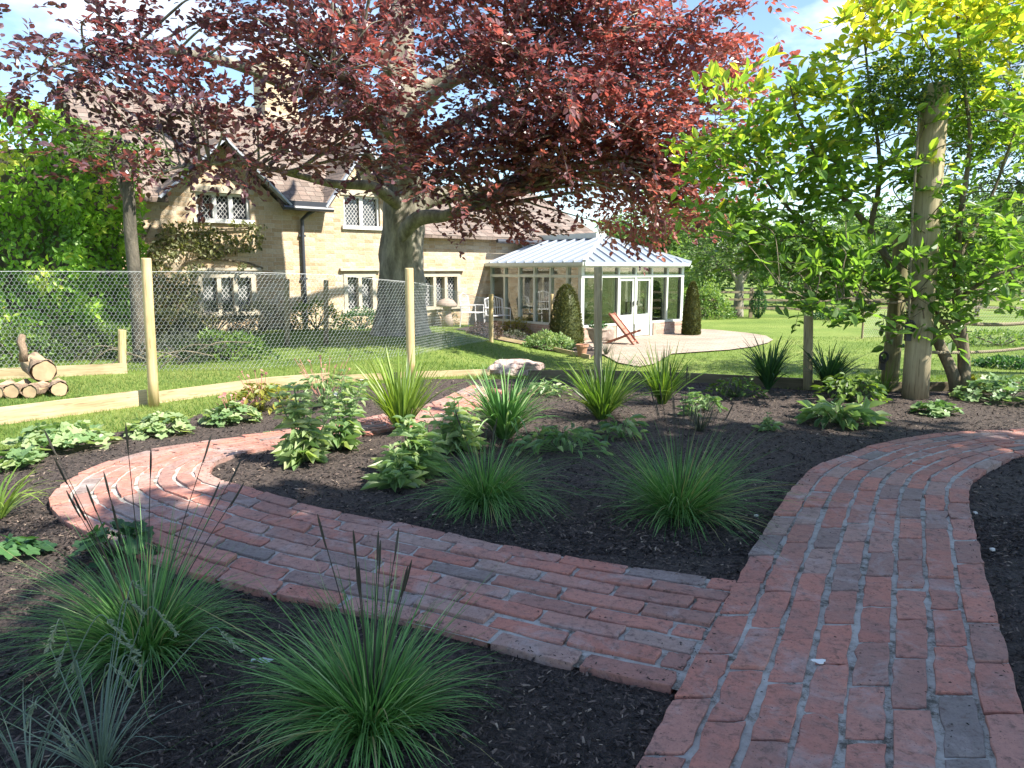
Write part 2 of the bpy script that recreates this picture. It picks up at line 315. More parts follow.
def onpath(x, y): return inpoly(x, y, PP1) | inpoly(x, y, PP2)
def brickpath(E, nc, L, name, seed):
    rg = np.random.default_rng(seed); mb = MB(); gap = .019
    Aa, Bb = E
    def curve(u): return Aa*(1-u)+Bb*u
    def samp(c, s, q):
        i = np.searchsorted(s, q)-1; i = max(0, min(len(s)-2, i)); f = (q-s[i])/(s[i+1]-s[i]+1e-9); return c[i]*(1-f)+c[i+1]*f
    for j in range(nc):
        u0, u1 = j/nc, (j+1)/nc; pass
        ca, cb, cm = curve(u0), curve(u1), curve((u0+u1)/2)
        s = np.concatenate([[0], np.cumsum(np.linalg.norm(np.diff(cm, axis=0), axis=1))]); tot = s[-1]
        q = -rg.uniform(0, L)*(.5 if j % 2 else 1); 
        if name == 'brick_path' : q = -(L*.5 if j % 2 else 0)-rg.uniform(0, L*.2)
        while q < tot-.03:
            l = L*rg.uniform(.93, 1.05); q0, q1 = max(q, 0)+gap*.5, min(q+l, tot)-gap*.5; q += l
            if q1-q0 < .05: continue
            def at2(u, qq):
                sa = samp(ca, s, qq); sb = samp(cb, s, qq); return sa*(1-u)+sb*u
            wd = np.linalg.norm(at2(1, (q0+q1)/2)-at2(0, (q0+q1)/2)); e = min(gap*.68/wd, .2)
            if j in (0, nc-1): e *= .8
            tl = rg.normal(0, .0025); zz = ZP+rg.normal(0, .003); tx, ty = rg.normal(0, .004, 2)
            ks = 5; loop = []
            jo = rg.normal(0, .003, 2); out0 = rg.normal(0, .008) if j == 0 else 0; out1 = rg.normal(0, .008) if j == nc-1 else 0
            for k in range(ks): loop.append((e+out0, q0+(q1-q0)*k/ks))
            for k in range(3): loop.append((e+(1-2*e)*k/3, q1))
            for k in range(ks): loop.append((1-e+out1, q1-(q1-q0)*k/ks))
            for k in range(3): loop.append((1-e-(1-2*e)*k/3, q0))
            pts = np.array([at2(a, b) for a, b in loop])+jo+rg.normal(0, .0032, (len(loop), 2)); cen = pts.mean(0); n = len(pts)
            # round corners
            for ci in (0, ks, ks+3, 2*ks+3): pts[ci] = cen+(pts[ci]-cen)*.985
            dl = nrm(cen-pts); rel = pts-cen
            dz = zz+rel[:, 0]*tx*4+rel[:, 1]*ty*4
            chip = rg.uniform(.0012, .005, n)
            low = np.c_[pts, dz-.075]; rim = np.c_[pts, dz-.0035]; top = np.c_[pts+dl*chip[:, None], dz]
            V = np.vstack([low, rim, top]); fs = []
            for i in range(n):
                k = (i+1) % n; fs += [(i, k, n+k, n+i), (n+i, n+k, 2*n+k, 2*n+i)]
            fs.append(tuple(2*n+i for i in range(n)))
            vr = rg.uniform(.12, 1) if rg.uniform() > .04 else rg.uniform(0, .12)
            mb.add(V, fs, vr)
    o = mb.build(name, M['brick']); tag(o, kind='structure')
    if nc == 8 and seed == 3: d0 = Aa[0]-Aa[1]; d0 = d0/np.linalg.norm(d0)*.09; Aa = np.vstack([Aa[0]+d0, Aa]); Bb = np.vstack([Bb[0]+d0, Bb])
    mm = MB(); n = len(Aa); us = np.linspace(.012, .988, 9); z = ZP-.0095-(.002 if seed == 3 else 0)
    V = [[*(Aa[i]*(1-u)+Bb[i]*u), z] for i in range(n) for u in us]; k = len(us)
    mm.add(V, [(i*k+a, i*k+a+1, (i+1)*k+a+1, (i+1)*k+a) for i in range(n-1) for a in range(k-1)])
    mo = mm.build('mortar', M['mortar']); mo.name = 'path_mortar'; tag(mo, kind='structure')
brickpath(E1, 8, .36, 'brick_path', 3); brickpath(E2, 8, .355, 'brick_path', 5)
# ------------------------------------------------------------------ ground sheets
def sheet(name, poly, res, zo, mat, amp=0, kind='structure', cap=9):
    P = np.array(poly, float)[:, :2]; x0, y0 = P.min(0); x1, y1 = P.max(0)
    B = []
    for i in range(len(P)):
        a, b = P[i], P[(i+1) % len(P)]; m = max(1, int(np.linalg.norm(b-a)/res)); B += [a+(b-a)*k/m for k in range(m)]
    B = np.array(B); gx, gy = np.meshgrid(np.arange(x0, x1, res), np.arange(y0, y1, res)); g = np.c_[gx.ravel(), gy.ravel()]; g += RNG.uniform(-.3, .3, g.shape)*res
    g = g[inpoly(g[:, 0], g[:, 1], P)]
    V = [Vector(p) for p in np.vstack([B, g])]
    r = delaunay_2d_cdt(V, [(i, (i+1) % len(B)) for i in range(len(B))], [], 1, 1e-5)
    vs = [(p.x, p.y, hgt(p.x, p.y)+min(cap, zo+(amp*(noise.noise(Vector((p.x*1.2, p.y*1.2, 0)))+.5*noise.noise(Vector((p.x*7, p.y*7, 3)))) if amp else 0))) for p in r[0]]
    mb = MB(); mb.add(vs, [tuple(f) for f in r[2]]); o = mb.build(name, mat, smooth=True); tag(o, kind=kind); return o
# terrain
xs = np.concatenate([[-700, -300, -120, -60, -35], np.arange(-22, 22.1, .5), [30, 45, 70, 120, 300, 700]]); ys = np.concatenate([[-60, -20, -8], np.arange(-4, 36, .5), [45, 60, 90, 150, 300, 800]])
mb = MB(); mb.add([(x, y, hgt(x, y)-.02) for y in ys for x in xs], [(j*len(xs)+i, j*len(xs)+i+1, (j+1)*len(xs)+i+1, (j+1)*len(xs)+i) for j in range(len(ys)-1) for i in range(len(xs)-1)])
tag(mb.build('lawn', M['lawn'], smooth=True), kind='structure')
bedpx = [(-120,480),(0,452),(60,441),(130,432),(190,420),(235,402),(275,392),(340,388),(420,381),(480,379),(530,381),(610,382),(700,384),(800,391),(880,392),(1000,392),(1200,392)]
BED = [tuple(G(*p)[:2]) for p in bedpx]+[(9, 1), (6, -4), (-6, -4), (-7, 2)]
sheet('mulch_bed', BED, .085, .012, M['mulch'], .024, cap=.029)
BP = np.array(BED)
def mulchz(x, y): return hgt(x, y)+min(.029, .012+.024*(noise.noise(Vector((x*1.2, y*1.2, 0)))+.5*noise.noise(Vector((x*7, y*7, 3)))))
def chips(n, y0, y1, smin, smax, name):
    P = []
    while len(P) < n:
        y = y0+(y1-y0)*RNG.uniform(0, 1, 4000)**1.3; x = RNG.uniform(-1, 1, 4000)*(y*.75+.8)
        ok = inpoly(x, y, BP) & ~onpath(x, y); P += list(zip(x[ok], y[ok]))
    P = np.array(P[:n]); z = np.array([mulchz(a, b) for a, b in P])+RNG.uniform(-.002, .014, n)
    T = np.array([[-.5,-.18,0],[.5,-.12,.03],[.45,.16,0],[-.45,.2,.04],[0,0,.14]]); TF = [(0,1,4),(1,2,4),(2,3,4),(3,0,4)]
    zn = np.array([0, 0, 1.])+rnd(n, .42); sc_ = RNG.uniform(smin, smax, n)
    mb = MB(); scatter(mb, T, TF, np.c_[P, z], rnd(n)*[1, 1, .3], zn, np.c_[sc_, sc_*RNG.uniform(.5, 1.1, n), sc_], RNG.uniform(0, 1, n)**1.1)
    tag(mb.build(name, M['chip']), kind='stuff')
chips(34000, 1.6, 4.2, .010, .030, 'bark_chips'); chips(34000, 3.6, 10.5, .016, .036, 'bark_chips')
# stray crumbs on the bricks
n = 500; y = RNG.uniform(2, 7, n*6); x = RNG.uniform(-1, 1, n*6)*y*.75; k = onpath(x, y); x, y = x[k][:n], y[k][:n]; m = len(x)
mb = MB(); T = np.array([[-.5,-.2,0],[.5,-.12,0],[.45,.16,0],[-.45,.2,0],[0,0,.3]]); scatter(mb, T, [(0,1,4),(1,2,4),(2,3,4),(3,0,4)], np.c_[x, y, np.full(m, ZP+.002)], rnd(m)*[1,1,0], np.tile([0,0,1.], (m,1)), RNG.uniform(.004, .012, m), RNG.uniform(0, .8, m))
tag(mb.build('path_crumbs', M['chip']), kind='stuff')
EP = []
for E in (E1[0], E1[1], E2[0], E2[1]):
    for a_, b_ in zip(E, E[1:]):
        if b_[1] < 7 and b_[1] > 1.8: k = int(np.linalg.norm(b_-a_)*90); EP += list(a_+(b_-a_)*RNG.uniform(0, 1, (k, 1))+RNG.normal(0, .035, (k, 2)))
EP = np.array(EP); EP = EP[onpath(EP[:, 0], EP[:, 1])]; m = len(EP); sz = RNG.uniform(.006, .018, m)
mb = MB(); scatter(mb, T, [(0,1,4),(1,2,4),(2,3,4),(3,0,4)], np.c_[EP, np.full(m, ZP+.001)], rnd(m)*[1,1,.1], np.tile([0,0,1.], (m,1))+rnd(m, .15), np.c_[sz, sz*.7, sz*.6], RNG.uniform(0, .97, m))
tag(mb.build('edge_crumbs', M['chip']), kind='stuff')
# patio
PAT = [(588,344),(600,353),(618,363),(640,367),(655,364),(672,354),(700,352),(730,350),(752,347),(768,343),(773,340),(766,336),(747,333),(715,330)]
PATW = [tuple(G(*p)[:2]) for p in PAT]+[tuple((C0+D*5.5-N*3)[:2]), tuple((C0-N*4)[:2]), tuple((C0-D*.15-N*.5)[:2]), tuple((C0-D*.6+N*.4)[:2])]
sheet('patio', PATW, .4, .012, M['patio'])
# flower bed in the lawn by the conservatory
BD2 = [G(488,338), G(520,344), G(560,352), G(592,357), G(600,349), np.array([*(C0-D*.2+N*.2)[:2], 0]), np.array([*(C0-D*.3-N*4)[:2], 0]), G(452,329)]
sheet('flower_bed', BD2, .3, .01, M['mulch'])
# turf blades
def blades_turf(n, region, y0, y1, L, w):
    P = []
    while len(P) < n:
        y = RNG.uniform(y0, y1, 8000); x = RNG.uniform(-1, 1, 8000)*(y*.72+.4); ok = region(x, y); P += list(zip(x[ok], y[ok]))
    P = np.array(P[:n]); z = np.array([hgt(a, b) for a, b in P])-.02
    T = np.array([[0,-.5,0],[0,.5,0],[1,0,.0]]); X = np.array([0,0,1.])+rnd(n,.45)
    sc3 = np.c_[RNG.uniform(.5, 1, n)*L, RNG.uniform(.6, 1.2, n)*w, np.ones(n)]
    mb = MB(); pt = np.array([noise.noise(Vector((a*.8, b*.8, 0))) for a, b in P])
    scatter(mb, T, [(0,1,2)], np.c_[P, z], X, rnd(n)*[1,1,.2], sc3, np.clip(.5+.5*pt+RNG.normal(0,.2,n), 0, 1)); return mb
PT = np.array(PATW); B2P = np.array([p[:2] for p in BD2])
reg = lambda x, y: ~inpoly(x, y, BP) & ~inpoly(x, y, PT) & ~inpoly(x, y, B2P)
tag(blades_turf(70000, reg, 5.2, 12, .055, .007).build('turf_grass', M['turf']), kind='stuff')
tag(blades_turf(50000, reg, 11.5, 22, .065, .012).build('turf_grass', M['turf']), kind='stuff')
# ------------------------------------------------------------------ edging boards
def board(pxs, h, label, mat='board', zo=0, w=.035):
    P = [G(*p) for p in pxs]; o = thing('edging_board', P[0], label, 'edging board', 'timber edging boards')
    for i in range(len(P)-1):
        a, b = P[i].copy(), P[i+1].copy(); dd = (b-a)/np.linalg.norm(b-a)
        a[2] += h/2-.02+zo; b[2] += h/2-.02+zo; mb = MB(); mb.bar(a, b-dd*.008, w, h); mb.build('plank', M[mat], o)
    return o
board([(-60,431),(148,403)], .17, 'long pale timber board between lawn and grass strip, left of the nearest stake')
board([(154,402),(268,386),(330,381)], .13, 'pale timber board running back to the right of the nearest stake')
board([(335,381),(405,377),(490,374)], .09, 'low pale board behind the brick path end, beside the second stake')
board([(528,379),(600,379),(690,382),(805,388)], .14, 'timber board darkened as backlit behind the strappy clumps in the middle', 'board_backlit')
board([(813,389),(880,391),(1010,391),(1100,391)], .13, 'timber board darkened as backlit behind the tall post at right', 'board_backlit')
board([(-60,381),(128,372)], .15, 'thick timber board at foot of the netting behind the logs')
board([(488,337),(540,347),(590,358)], .09, 'low board edging the shrub bed by the conservatory')
# ------------------------------------------------------------------ stakes and posts
def stake(px, py, top, r, label, mat='stake', name='wooden_stake', cat='stake', grp='round wooden stakes', lean=0):
    b = G(px, py); t0 = at(px+lean, top, b[1]); H = t0[2]; b[2] -= .05
    P = [b+(np.array([t0[0], b[1], H])-b)*k for k in (0,.2,.4,.6,.8,.99,1)]
    mb = MB(); mb.tube(P, [r*1.03,r,r,r*.99,r*.98,r*.97,r*.9], 16, wob=.04); o = mb.build(name, M[mat], smooth=False)
    for p in o.data.polygons: p.use_smooth = len(p.vertices) == 4
    return tag(o, label, cat, grp)
stake(154, 405, 258, .052, 'pale round stake nearest the camera, at the left beside the grass strip', lean=-8)
stake(411, 379, 268, .058, 'pale round stake standing in front of the big beech trunk', lean=-2)
stake(598, 383, 267, .052, 'greyer round stake in front of the conservatory doors', 'post')
stake(808, 389, 268, .055, 'round stake half hidden by magnolia leaves, left of the tall post', 'post', lean=1)
stake(915, 399, 84, .137, 'tall thick round garden post with rope and climber at its top', 'post', 'garden_post', 'post', None, lean=21)
stake(889, 388, 235, .10, 'darker mossy thick post just behind and left of the tall post', 'postd', 'garden_post', 'post', None, lean=14)
stake(1034, 391, 300, .06, 'rope post at the right edge of the frame', 'post', 'rope_post', 'post', None)
stake(287, 345, 279, .05, 'dark slim stake in the shrubs left of the downpipe', 'rail', 'plant_stake', 'stake', 'stakes among shrubs')
stake(326, 344, 280, .05, 'dark slim stake in the shrubs right of the downpipe', 'rail', 'plant_stake', 'stake', 'stakes among shrubs')
stake(552, 341, 294, .045, 'short pale stake left of the large clipped yew cone', 'stake', 'plant_stake', 'stake', 'stakes among shrubs')
# ropes
def rope(p, q, sag, r, label):
    P = []; n = 90
    for i in range(n+1):
        s = i/n; c = p+(q-p)*s; c[2] -= sag*4*s*(1-s); P.append(c)
    P = np.array(P); mb = MB(); L = np.linalg.norm(q-p); tw = L/.09*2*math.pi
    for k in range(3):
        ph = np.linspace(0, tw, n+1)+k*2.094; Q = P+np.c_[np.zeros(n+1), np.cos(ph), np.sin(ph)]*r*.55; mb.tube(Q, r*.6, 5)
    return tag(mb.build('rope', M['rope'], smooth=True), label, 'rope', 'ropes between the posts')
pb = G(915, 399); Yp = pb[1]
rope(at(928, 318, Yp), at(1034, 322, G(1034, 391)[1]), .05, .022, 'thick twisted rope, upper of two, stretching right from tall post')
rope(at(926, 352, Yp), at(1034, 347, G(1034, 391)[1]), .03, .018, 'thinner rope, lower of two, stretching right from tall post')
c1 = at(933, 100, Yp); mb = MB()
hp = [at(920, 92, Yp-.14), at(917, 150, Yp-.16), at(913, 205, Yp-.16), at(911, 260, Yp-.16), at(909, 322, Yp-.15)]
mb.tube(crom(hp, 8), .014, 6); tag(mb.build('rope', M['rope'], smooth=True), 'rope hanging straight down the left side of the tall post', 'rope')
def clip(px, py, Y, label):
    c = at(px, py, Y); o = thing('iron_clip', c, label, 'iron fitting', 'black iron fittings on posts')
    mb = MB(); mb.box(c[0]-.03, c[0]+.03, c[1]-.03, c[1]+.02, c[2]-.12, c[2]+.05); mb.build('plate', M['iron'], o)
    mb = MB(); a = np.linspace(0, 2*math.pi, 14); mb.tube(np.c_[c[0]+.05*np.cos(a), np.full(14, c[1]-.04), c[2]+.04+.06*np.sin(a)], .015, 6); mb.build('ring', M['iron'], o)
clip(908, 330, Yp-.13, 'black iron ring and plate on the side of the tall post'); clip(882, 360, G(889, 388)[1]-.1, 'black iron ring and plate low on the mossy post')
# ------------------------------------------------------------------ chicken wire
def netting(mb, path, hb, s, wr):
    P = np.array([p[:2] for p in path]); L = np.concatenate([[0], np.cumsum(np.linalg.norm(np.diff(P, axis=0), axis=1))])
    nx = int(L[-1]/s); rh = s*.78; nmax = int(max(hb)/rh)+1; segs = []
    def pos(u, v):
        x = np.interp(u, L, P[:, 0]); y = np.interp(u, L, P[:, 1]); hh = np.interp(u, L, hb)
        return np.array([x+.03*noise.noise(Vector((u*1.5, v*2, 1))), y+.06*noise.noise(Vector((u*1.3, v*2, 5))), hgt(x, y)+min(v, hh+.02*math.sin(u*3))])
    for j in range(nmax):
        for i in range(nx):
            off = (j % 2)*.5; u = (i+off)*s; v = j*rh
            if v > np.interp(u, L, hb): continue
            a = pos(u, v); b = pos(u, v+rh*.42); c = pos(u+s*.5, v+rh); e = pos(u-s*.5, v+rh)
            segs += [(a, b), (b, c), (b, e)]
    A = np.array([q[0] for q in segs]); B = np.array([q[1] for q in segs]); l = np.linalg.norm(B-A, axis=1); ok = l > 1e-4; A, B, l = A[ok], B[ok], l[ok]; n = len(A)
    scatter(mb, PR, PRF, A, B-A, np.tile([.1, -1., .2], (n, 1)), np.c_[l, np.full(n, wr), np.full(n, wr)], np.full(n, .5))
NP = [np.array([-9.2, 10.0]), G(-20,374)[:2], G(122,371)[:2], G(250,370)[:2], G(330,364)[:2], G(415,356)[:2], G(494,340)[:2]]
NH = [1.42, 1.43, 1.43, 1.42, 1.38, 1.25, .95]
nf = thing('wire_fence', (*NP[2], 0), 'chicken wire netting fence across the left lawn in front of the house', 'fence')
mb = MB(); netting(mb, NP, NH, .062, .0035); mb.build('netting', M['wire'], nf)
mb = MB(); mb.tube([[p[0], p[1], hgt(*p)+h] for p, h in zip(NP, NH)], .003, 4); mb.build('top_wire', M['wire'], nf)
for px, py, top in ((122, 371, 330), (491, 341, 294)):
    b = G(px, py); mb = MB(); mb.tube([b-[0,0,.05], at(px, top, b[1])], .055, 12); mb.build('stake', M['stake'], nf)
nf2 = thing('wire_fence', G(960, 350), 'small run of chicken wire behind the ropes at the right edge', 'fence')
mb = MB(); q0 = G(955, 345)[:2]; q1 = G(1100, 345)[:2]; netting(mb, [q0, q1], [1.0, 1.0], .07, .004); mb.build('netting', M['wire'], nf2)
for q in (q0, q1): mb = MB(); mb.tube([[*q, -.55], [*q, .55]], .04, 10); mb.build('stake', M['rail'], nf2)
nf3 = thing('wire_fence', G(862, 338), 'short patch of chicken wire seen left of the tall post over the lawn', 'fence')
mb = MB(); q0 = G(862, 338)[:2]; q1 = G(905, 336)[:2]; netting(mb, [q0, q1], [.8, .8], .075, .004); mb.build('netting', M['wire'], nf3)
for q in (q0, q1): mb = MB(); mb.tube([[*q, -.55], [*q, .35]], .03, 10); mb.build('stake', M['rail'], nf3)
# post and rail fence
rf = thing('rail_fence', (10, 31, -.5), 'weathered post and rail fence along the far side of the lawn', 'fence')
fx = np.arange(5.2, 34, 2.4); fy = 31+.02*(fx-5)
for i, (x, y_) in enumerate(zip(fx, fy)):
    mb = MB(); mb.box(x-.07, x+.07, y_-.06, y_+.06, -.55, .72); mb.build('post', M['rail'], rf)
    if i < len(fx)-1:
        for z in (-.12, .22, .55):
            mb = MB(); mb.bar((x+.02, y_-.09, z), (fx[i+1]-.03, fy[i+1]-.09, z+RNG.normal(0, .015)), .04, .09); mb.build('rail', M['rail'], rf)
exec_house = True
# ------------------------------------------------------------------ house
def win_rect(px0, px1, py0, py1):
    t0, _ = wp(px0, (py0+py1)/2); t1, _ = wp(px1, (py0+py1)/2); tm = (px0+px1)/2
    return t0, t1, wp(tm, py1)[1], wp(tm, py0)[1]
WINS = [('up', *win_rect(196,250,193,219), 3), ('up', *win_rect(344,380,196,226), 2), ('gd', *win_rect(198,256,273,312), 3), ('gd', *win_rect(344,376,273,309), 2), ('gd', *win_rect(420,460,273,306), 3), ('gd', *win_rect(612,640,270,304), 2)]
HB = -.62; TL = wp(115, 300)[0]; TS = wp(412,300)[0]; TR = 4.95
EM = wp(300, 203)[1]; EWg = wp(520, 238)[1]
print('house', TL, EM, EWg, WINS)
house = thing('stone_house', HP(-5, 0, -.6), 'old golden ironstone cottage with tiled roof, gables and leaded windows', 'house')
mb = MB()
def wall_holes(mb, t0, t1, z0, z1, holes, n0=-.4, n1=0):
    xsx = sorted({t0, t1, *[h[0] for h in holes if t0 < h[0] < t1], *[h[1] for h in holes if t0 < h[1] < t1]}); zs = sorted({z0, z1, *[h[2] for h in holes], *[min(h[3], z1) for h in holes]})
    for a, b in zip(xsx, xsx[1:]):
        run = None
        for c, d in zip(zs, zs[1:]):
            inh = any(h[0]-1e-6 <= (a+b)/2 <= h[1]+1e-6 and h[2] <= (c+d)/2 <= h[3] for h in holes)
            if inh:
                if run is not None: mb.box(a, b, n0, n1, run, c, FR); run = None
            elif run is None: run = c
        if run is not None: mb.box(a, b, n0, n1, run, z1, FR)
holes = [w[1:5] for w in WINS]
wall_holes(mb, TL, TS, HB, EM, [h for h in holes if h[1] < TS]); wall_holes(mb, TS, TR, HB, EWg, [h for h in holes if h[0] > TS])
for h in holes:   # the gap between a split opening and eaves
    pass
mb.box(TL, TL+.4, -6.6, -.4, HB, EM, FR); mb.box(TL, TR, -6.9, -6.6, HB, EWg, FR); mb.box(TR-.4, TR, -6.6, -.4, HB, EWg, FR)
RD = 3.5; RZ = 6.0; RZ2 = wp(520, 195, -3.3)[1]
# side gable walls
mb.prism([HP(TL, 0, EM), HP(TL, -RD, RZ-.15), HP(TL, -2*RD+.1, EM)], D*.4); mb.prism([HP(TS-.4, 0, EM), HP(TS-.4, -RD, RZ-.15), HP(TS-.4, -2*RD+.1, EM)], D*.4)
mb.prism([HP(TR-.4, 0, EWg), HP(TR-.4, -RD, RZ2-.12), HP(TR-.4, -2*RD+.1, EWg)], D*.4)
# front gables
GB = []
for (pl, pr, pa, ya) in ((160, 281, 222, 140), (323, 398, 361, 146), (28, 118, 78, 110)):
    tl, tr_ = wp(pl, 200)[0], wp(pr, 200)[0]; ta, za = wp(pa, ya); ta = (tl+tr_)/2; GB.append((tl, tr_, ta, za))
for (tl, tr_, ta, za), wd_ in zip(GB[:2], WINS[:2]):
    a0, a1, zz = tl+.1, tr_-.1, za-.12; t0, t1, z1 = wd_[1], wd_[2], wd_[4]
    zl = lambda t_: EM+(zz-EM)*min((t_-a0)/(ta-a0), (a1-t_)/(a1-ta))
    mb.prism([HP(a0, -.4, EM), HP(t0, -.4, EM), HP(t0, -.4, zl(t0))], N*.398); mb.prism([HP(t1, -.4, EM), HP(a1, -.4, EM), HP(t1, -.4, zl(t1))], N*.398)
    z1 = min(z1, zl(t0)-.02, zl(t1)-.02)
    mb.prism([HP(t0, -.4, z1), HP(t1, -.4, z1), HP(t1, -.4, zl(t1)), HP(ta, -.4, zz), HP(t0, -.4, zl(t0))], N*.398)
wall = mb.build('wall', M['stone'], house)
roof = MB(); ov = .3
sl = (RZ-EM)/RD
for s_ in (1, -1):
    if s_ == 1:
        cuts = [TL-.15, GB[0][0]+.1, GB[0][1]-.1, GB[1][0]+.1, GB[1][1]-.1, TS+.15]
        for i in range(5):
            o_ = ov if i % 2 == 0 else -.45
            roof.prism([HP(cuts[i], o_, EM-o_*sl+.05), HP(cuts[i+1], o_, EM-o_*sl+.05), HP(cuts[i+1], -RD, RZ), HP(cuts[i], -RD, RZ)], UP*.1)
    else: roof.prism([HP(TL-.15, -2*RD-ov, EM-ov*sl+.05), HP(TL-.15, -RD-.002, RZ), HP(TS+.15, -RD-.002, RZ), HP(TS+.15, -2*RD-ov, EM-ov*sl+.05)], UP*.1)
sl2 = (RZ2-EWg)/RD
roof.prism([HP(TS+.16, ov, EWg-ov*sl2+.05), HP(TR+.15, ov, EWg-ov*sl2+.05), HP(TR+.15, -RD, RZ2), HP(TS+.16, -RD, RZ2)], UP*.1)
roof.prism([HP(TS+.16, -2*RD-ov, EWg-ov*sl2+.05), HP(TS+.16, -RD-.002, RZ2), HP(TR+.15, -RD-.002, RZ2), HP(TR+.15, -2*RD-ov, EWg-ov*sl2+.05)], UP*.1)
for tl, tr_, ta, za in GB[:2]:
    back = -(za-EM)/sl-.5
    roof.prism([HP(tl-.08, .28, EM-.08), HP(ta, .28, za), HP(ta, back, za), HP(tl-.08, back*.05, EM-.08)], UP*.09)
    roof.prism([HP(ta+.002, .28, za), HP(tr_+.08, .28, EM-.08), HP(tr_+.08, back*.05, EM-.08), HP(ta+.002, back, za)], UP*.09)
rf_ = roof.build('roof', M['tile'], house)
for (tl, tr_, ta, za) in GB[:2]:
    for e in ((tl-.1, EM-.1), (tr_+.1, EM-.1)):
        mb = MB(); mb.bar(HP(e[0], .31, e[1]), HP(ta, .31, za-.02), .05, .2, up=tuple(N)); mb.build('bargeboard', M['barge'], rf_)
# chimneys
def chimney(px, w, d_, ztop, nn=-RD):
    t_ = wp(px, 100, nn)[0]; mb = MB(); mb.box(t_-w/2, t_+w/2, nn-d_/2, nn+d_/2, RZ-.9, ztop, FR); mb.box(t_-w/2-.06, t_+w/2+.06, nn-d_/2-.06, nn+d_/2+.06, ztop-.3, ztop-.15, FR)
    c = mb.build('chimney', M['stone'], rf_)
    for k in (-.25, .25): mb = MB(); mb.lathe(HP(t_+k*w, nn, ztop), [(.12, 0), (.1, .3), (.13, .32), (.13, .38), (.05, .38)], 12); mb.build('chimney_pot', M['terra'], c)
chimney(276, 1.0, .8, 7.5); 
# gutters and downpipe
tA, tB = GB[0][1], GB[1][0]
mb = MB(); mb.tube([HP(tA-.1, .36, EM-.16), HP(tB+.1, .36, EM-.16)], .065, 8); mb.box(tA+.02, tB-.02, .33, .36, EM-.12, EM+.02, FR); mb.build('gutter', M['gut'], house)
mb = MB(); mb.tube([HP(wp(490,237)[0], .36, EWg-.13), HP(TR+.1, .36, EWg-.13)], .06, 8); mb.build('gutter', M['gut'], house)
td = wp(302, 250)[0]
mb = MB(); mb.tube([HP(td+.25, .34, EM-.18), HP(td+.1, .25, EM-.28), HP(td, .09, EM-.42), HP(td, .07, EM-.8), HP(td, .07, HB)], .048, 10)
for z in (2.3, 1.2, .3): mb.box(td-.09, td+.09, 0, .07, z, z+.05, FR)
mb.build('downpipe', M['gut'], house)
# windows
def lattice(mb, t0, t1, z0, z1, n_, p=.13, r=.011):
    W_, H_ = t1-t0, z1-z0; m = 1.25
    for s_ in (1, -1):
        k = -20
        for k in range(-30, 60):
            c = k*p*1.0; # line z = m*s*(t) + c
            pts = []
            for tt in (0, W_):
                zz = m*s_*tt+c
                if 0 <= zz <= H_: pts.append((tt, zz))
            for zz in (0, H_):
                tt = (zz-c)/(m*s_)
                if 0 < tt < W_: pts.append((tt, zz))
            if len(pts) >= 2:
                a, b = pts[0], pts[1]
                if math.hypot(a[0]-b[0], a[1]-b[1]) > .03: mb.bar(HP(t0+a[0], n_+(.003 if s_ > 0 else -.004), z0+a[1]), HP(t0+b[0], n_+(.003 if s_ > 0 else -.004), z0+b[1]), .006, r*2, up=tuple(N)) if False else mb.bar(HP(t0+a[0], n_+(.003 if s_ > 0 else -.004), z0+a[1]), HP(t0+b[0], n_+(.003 if s_ > 0 else -.004), z0+b[1]), r*1.6, .006, up=tuple(N))
for kind, t0, t1, z0, z1, nl in WINS:
    fm = M['dress'] if kind == 'gd' else M['sash']; mb = MB(); e = .11 if kind == 'gd' else .06
    n0, n1 = (-.2, .02) if kind == 'gd' else (-.16, -.06)
    mb.box(t0, t0+e, n0, n1, z0, z1-e, FR); mb.box(t1-e, t1, n0, n1, z0, z1-e, FR); mb.box(t0, t1, n0, n1+.002, z1-e, z1, FR)
    w = (t1-t0-2*e)/nl
    for i in range(1, nl): mb.box(t0+e+i*w-.05, t0+e+i*w+.05, n0, n1-.01, z0, z1-e, FR)
    o = mb.build('window', fm, house)
    mb = MB(); mb.box(t0-.08, t1+.08, -.2, .07, z0-.10, z0, FR); mb.build('sill', fm if kind == 'up' else M['dress'], o)
    mb = MB(); mb.box(t0-.12, t1+.12, .003, .09, z1+.06, z1+.13, FR) if kind == 'gd' else mb.box(t0-.1, t1+.1, .003, .03, z1, z1+.14, FR); mb.build('lintel', M['dress'], o)
    mb = MB(); mb.box(t0+.01, t1-.01, -.18, -.15, z0+.002, z1-.02, FR); mb.build('pane', M['glassd'], o)
    mb = MB()
    for i in range(nl): lattice(mb, t0+e+i*w+(.05 if i else 0), t0+e+(i+1)*w-(.05 if i < nl-1 else 0), z0, z1-e, -.135)
    mb.build('leading', M['lead'], o)
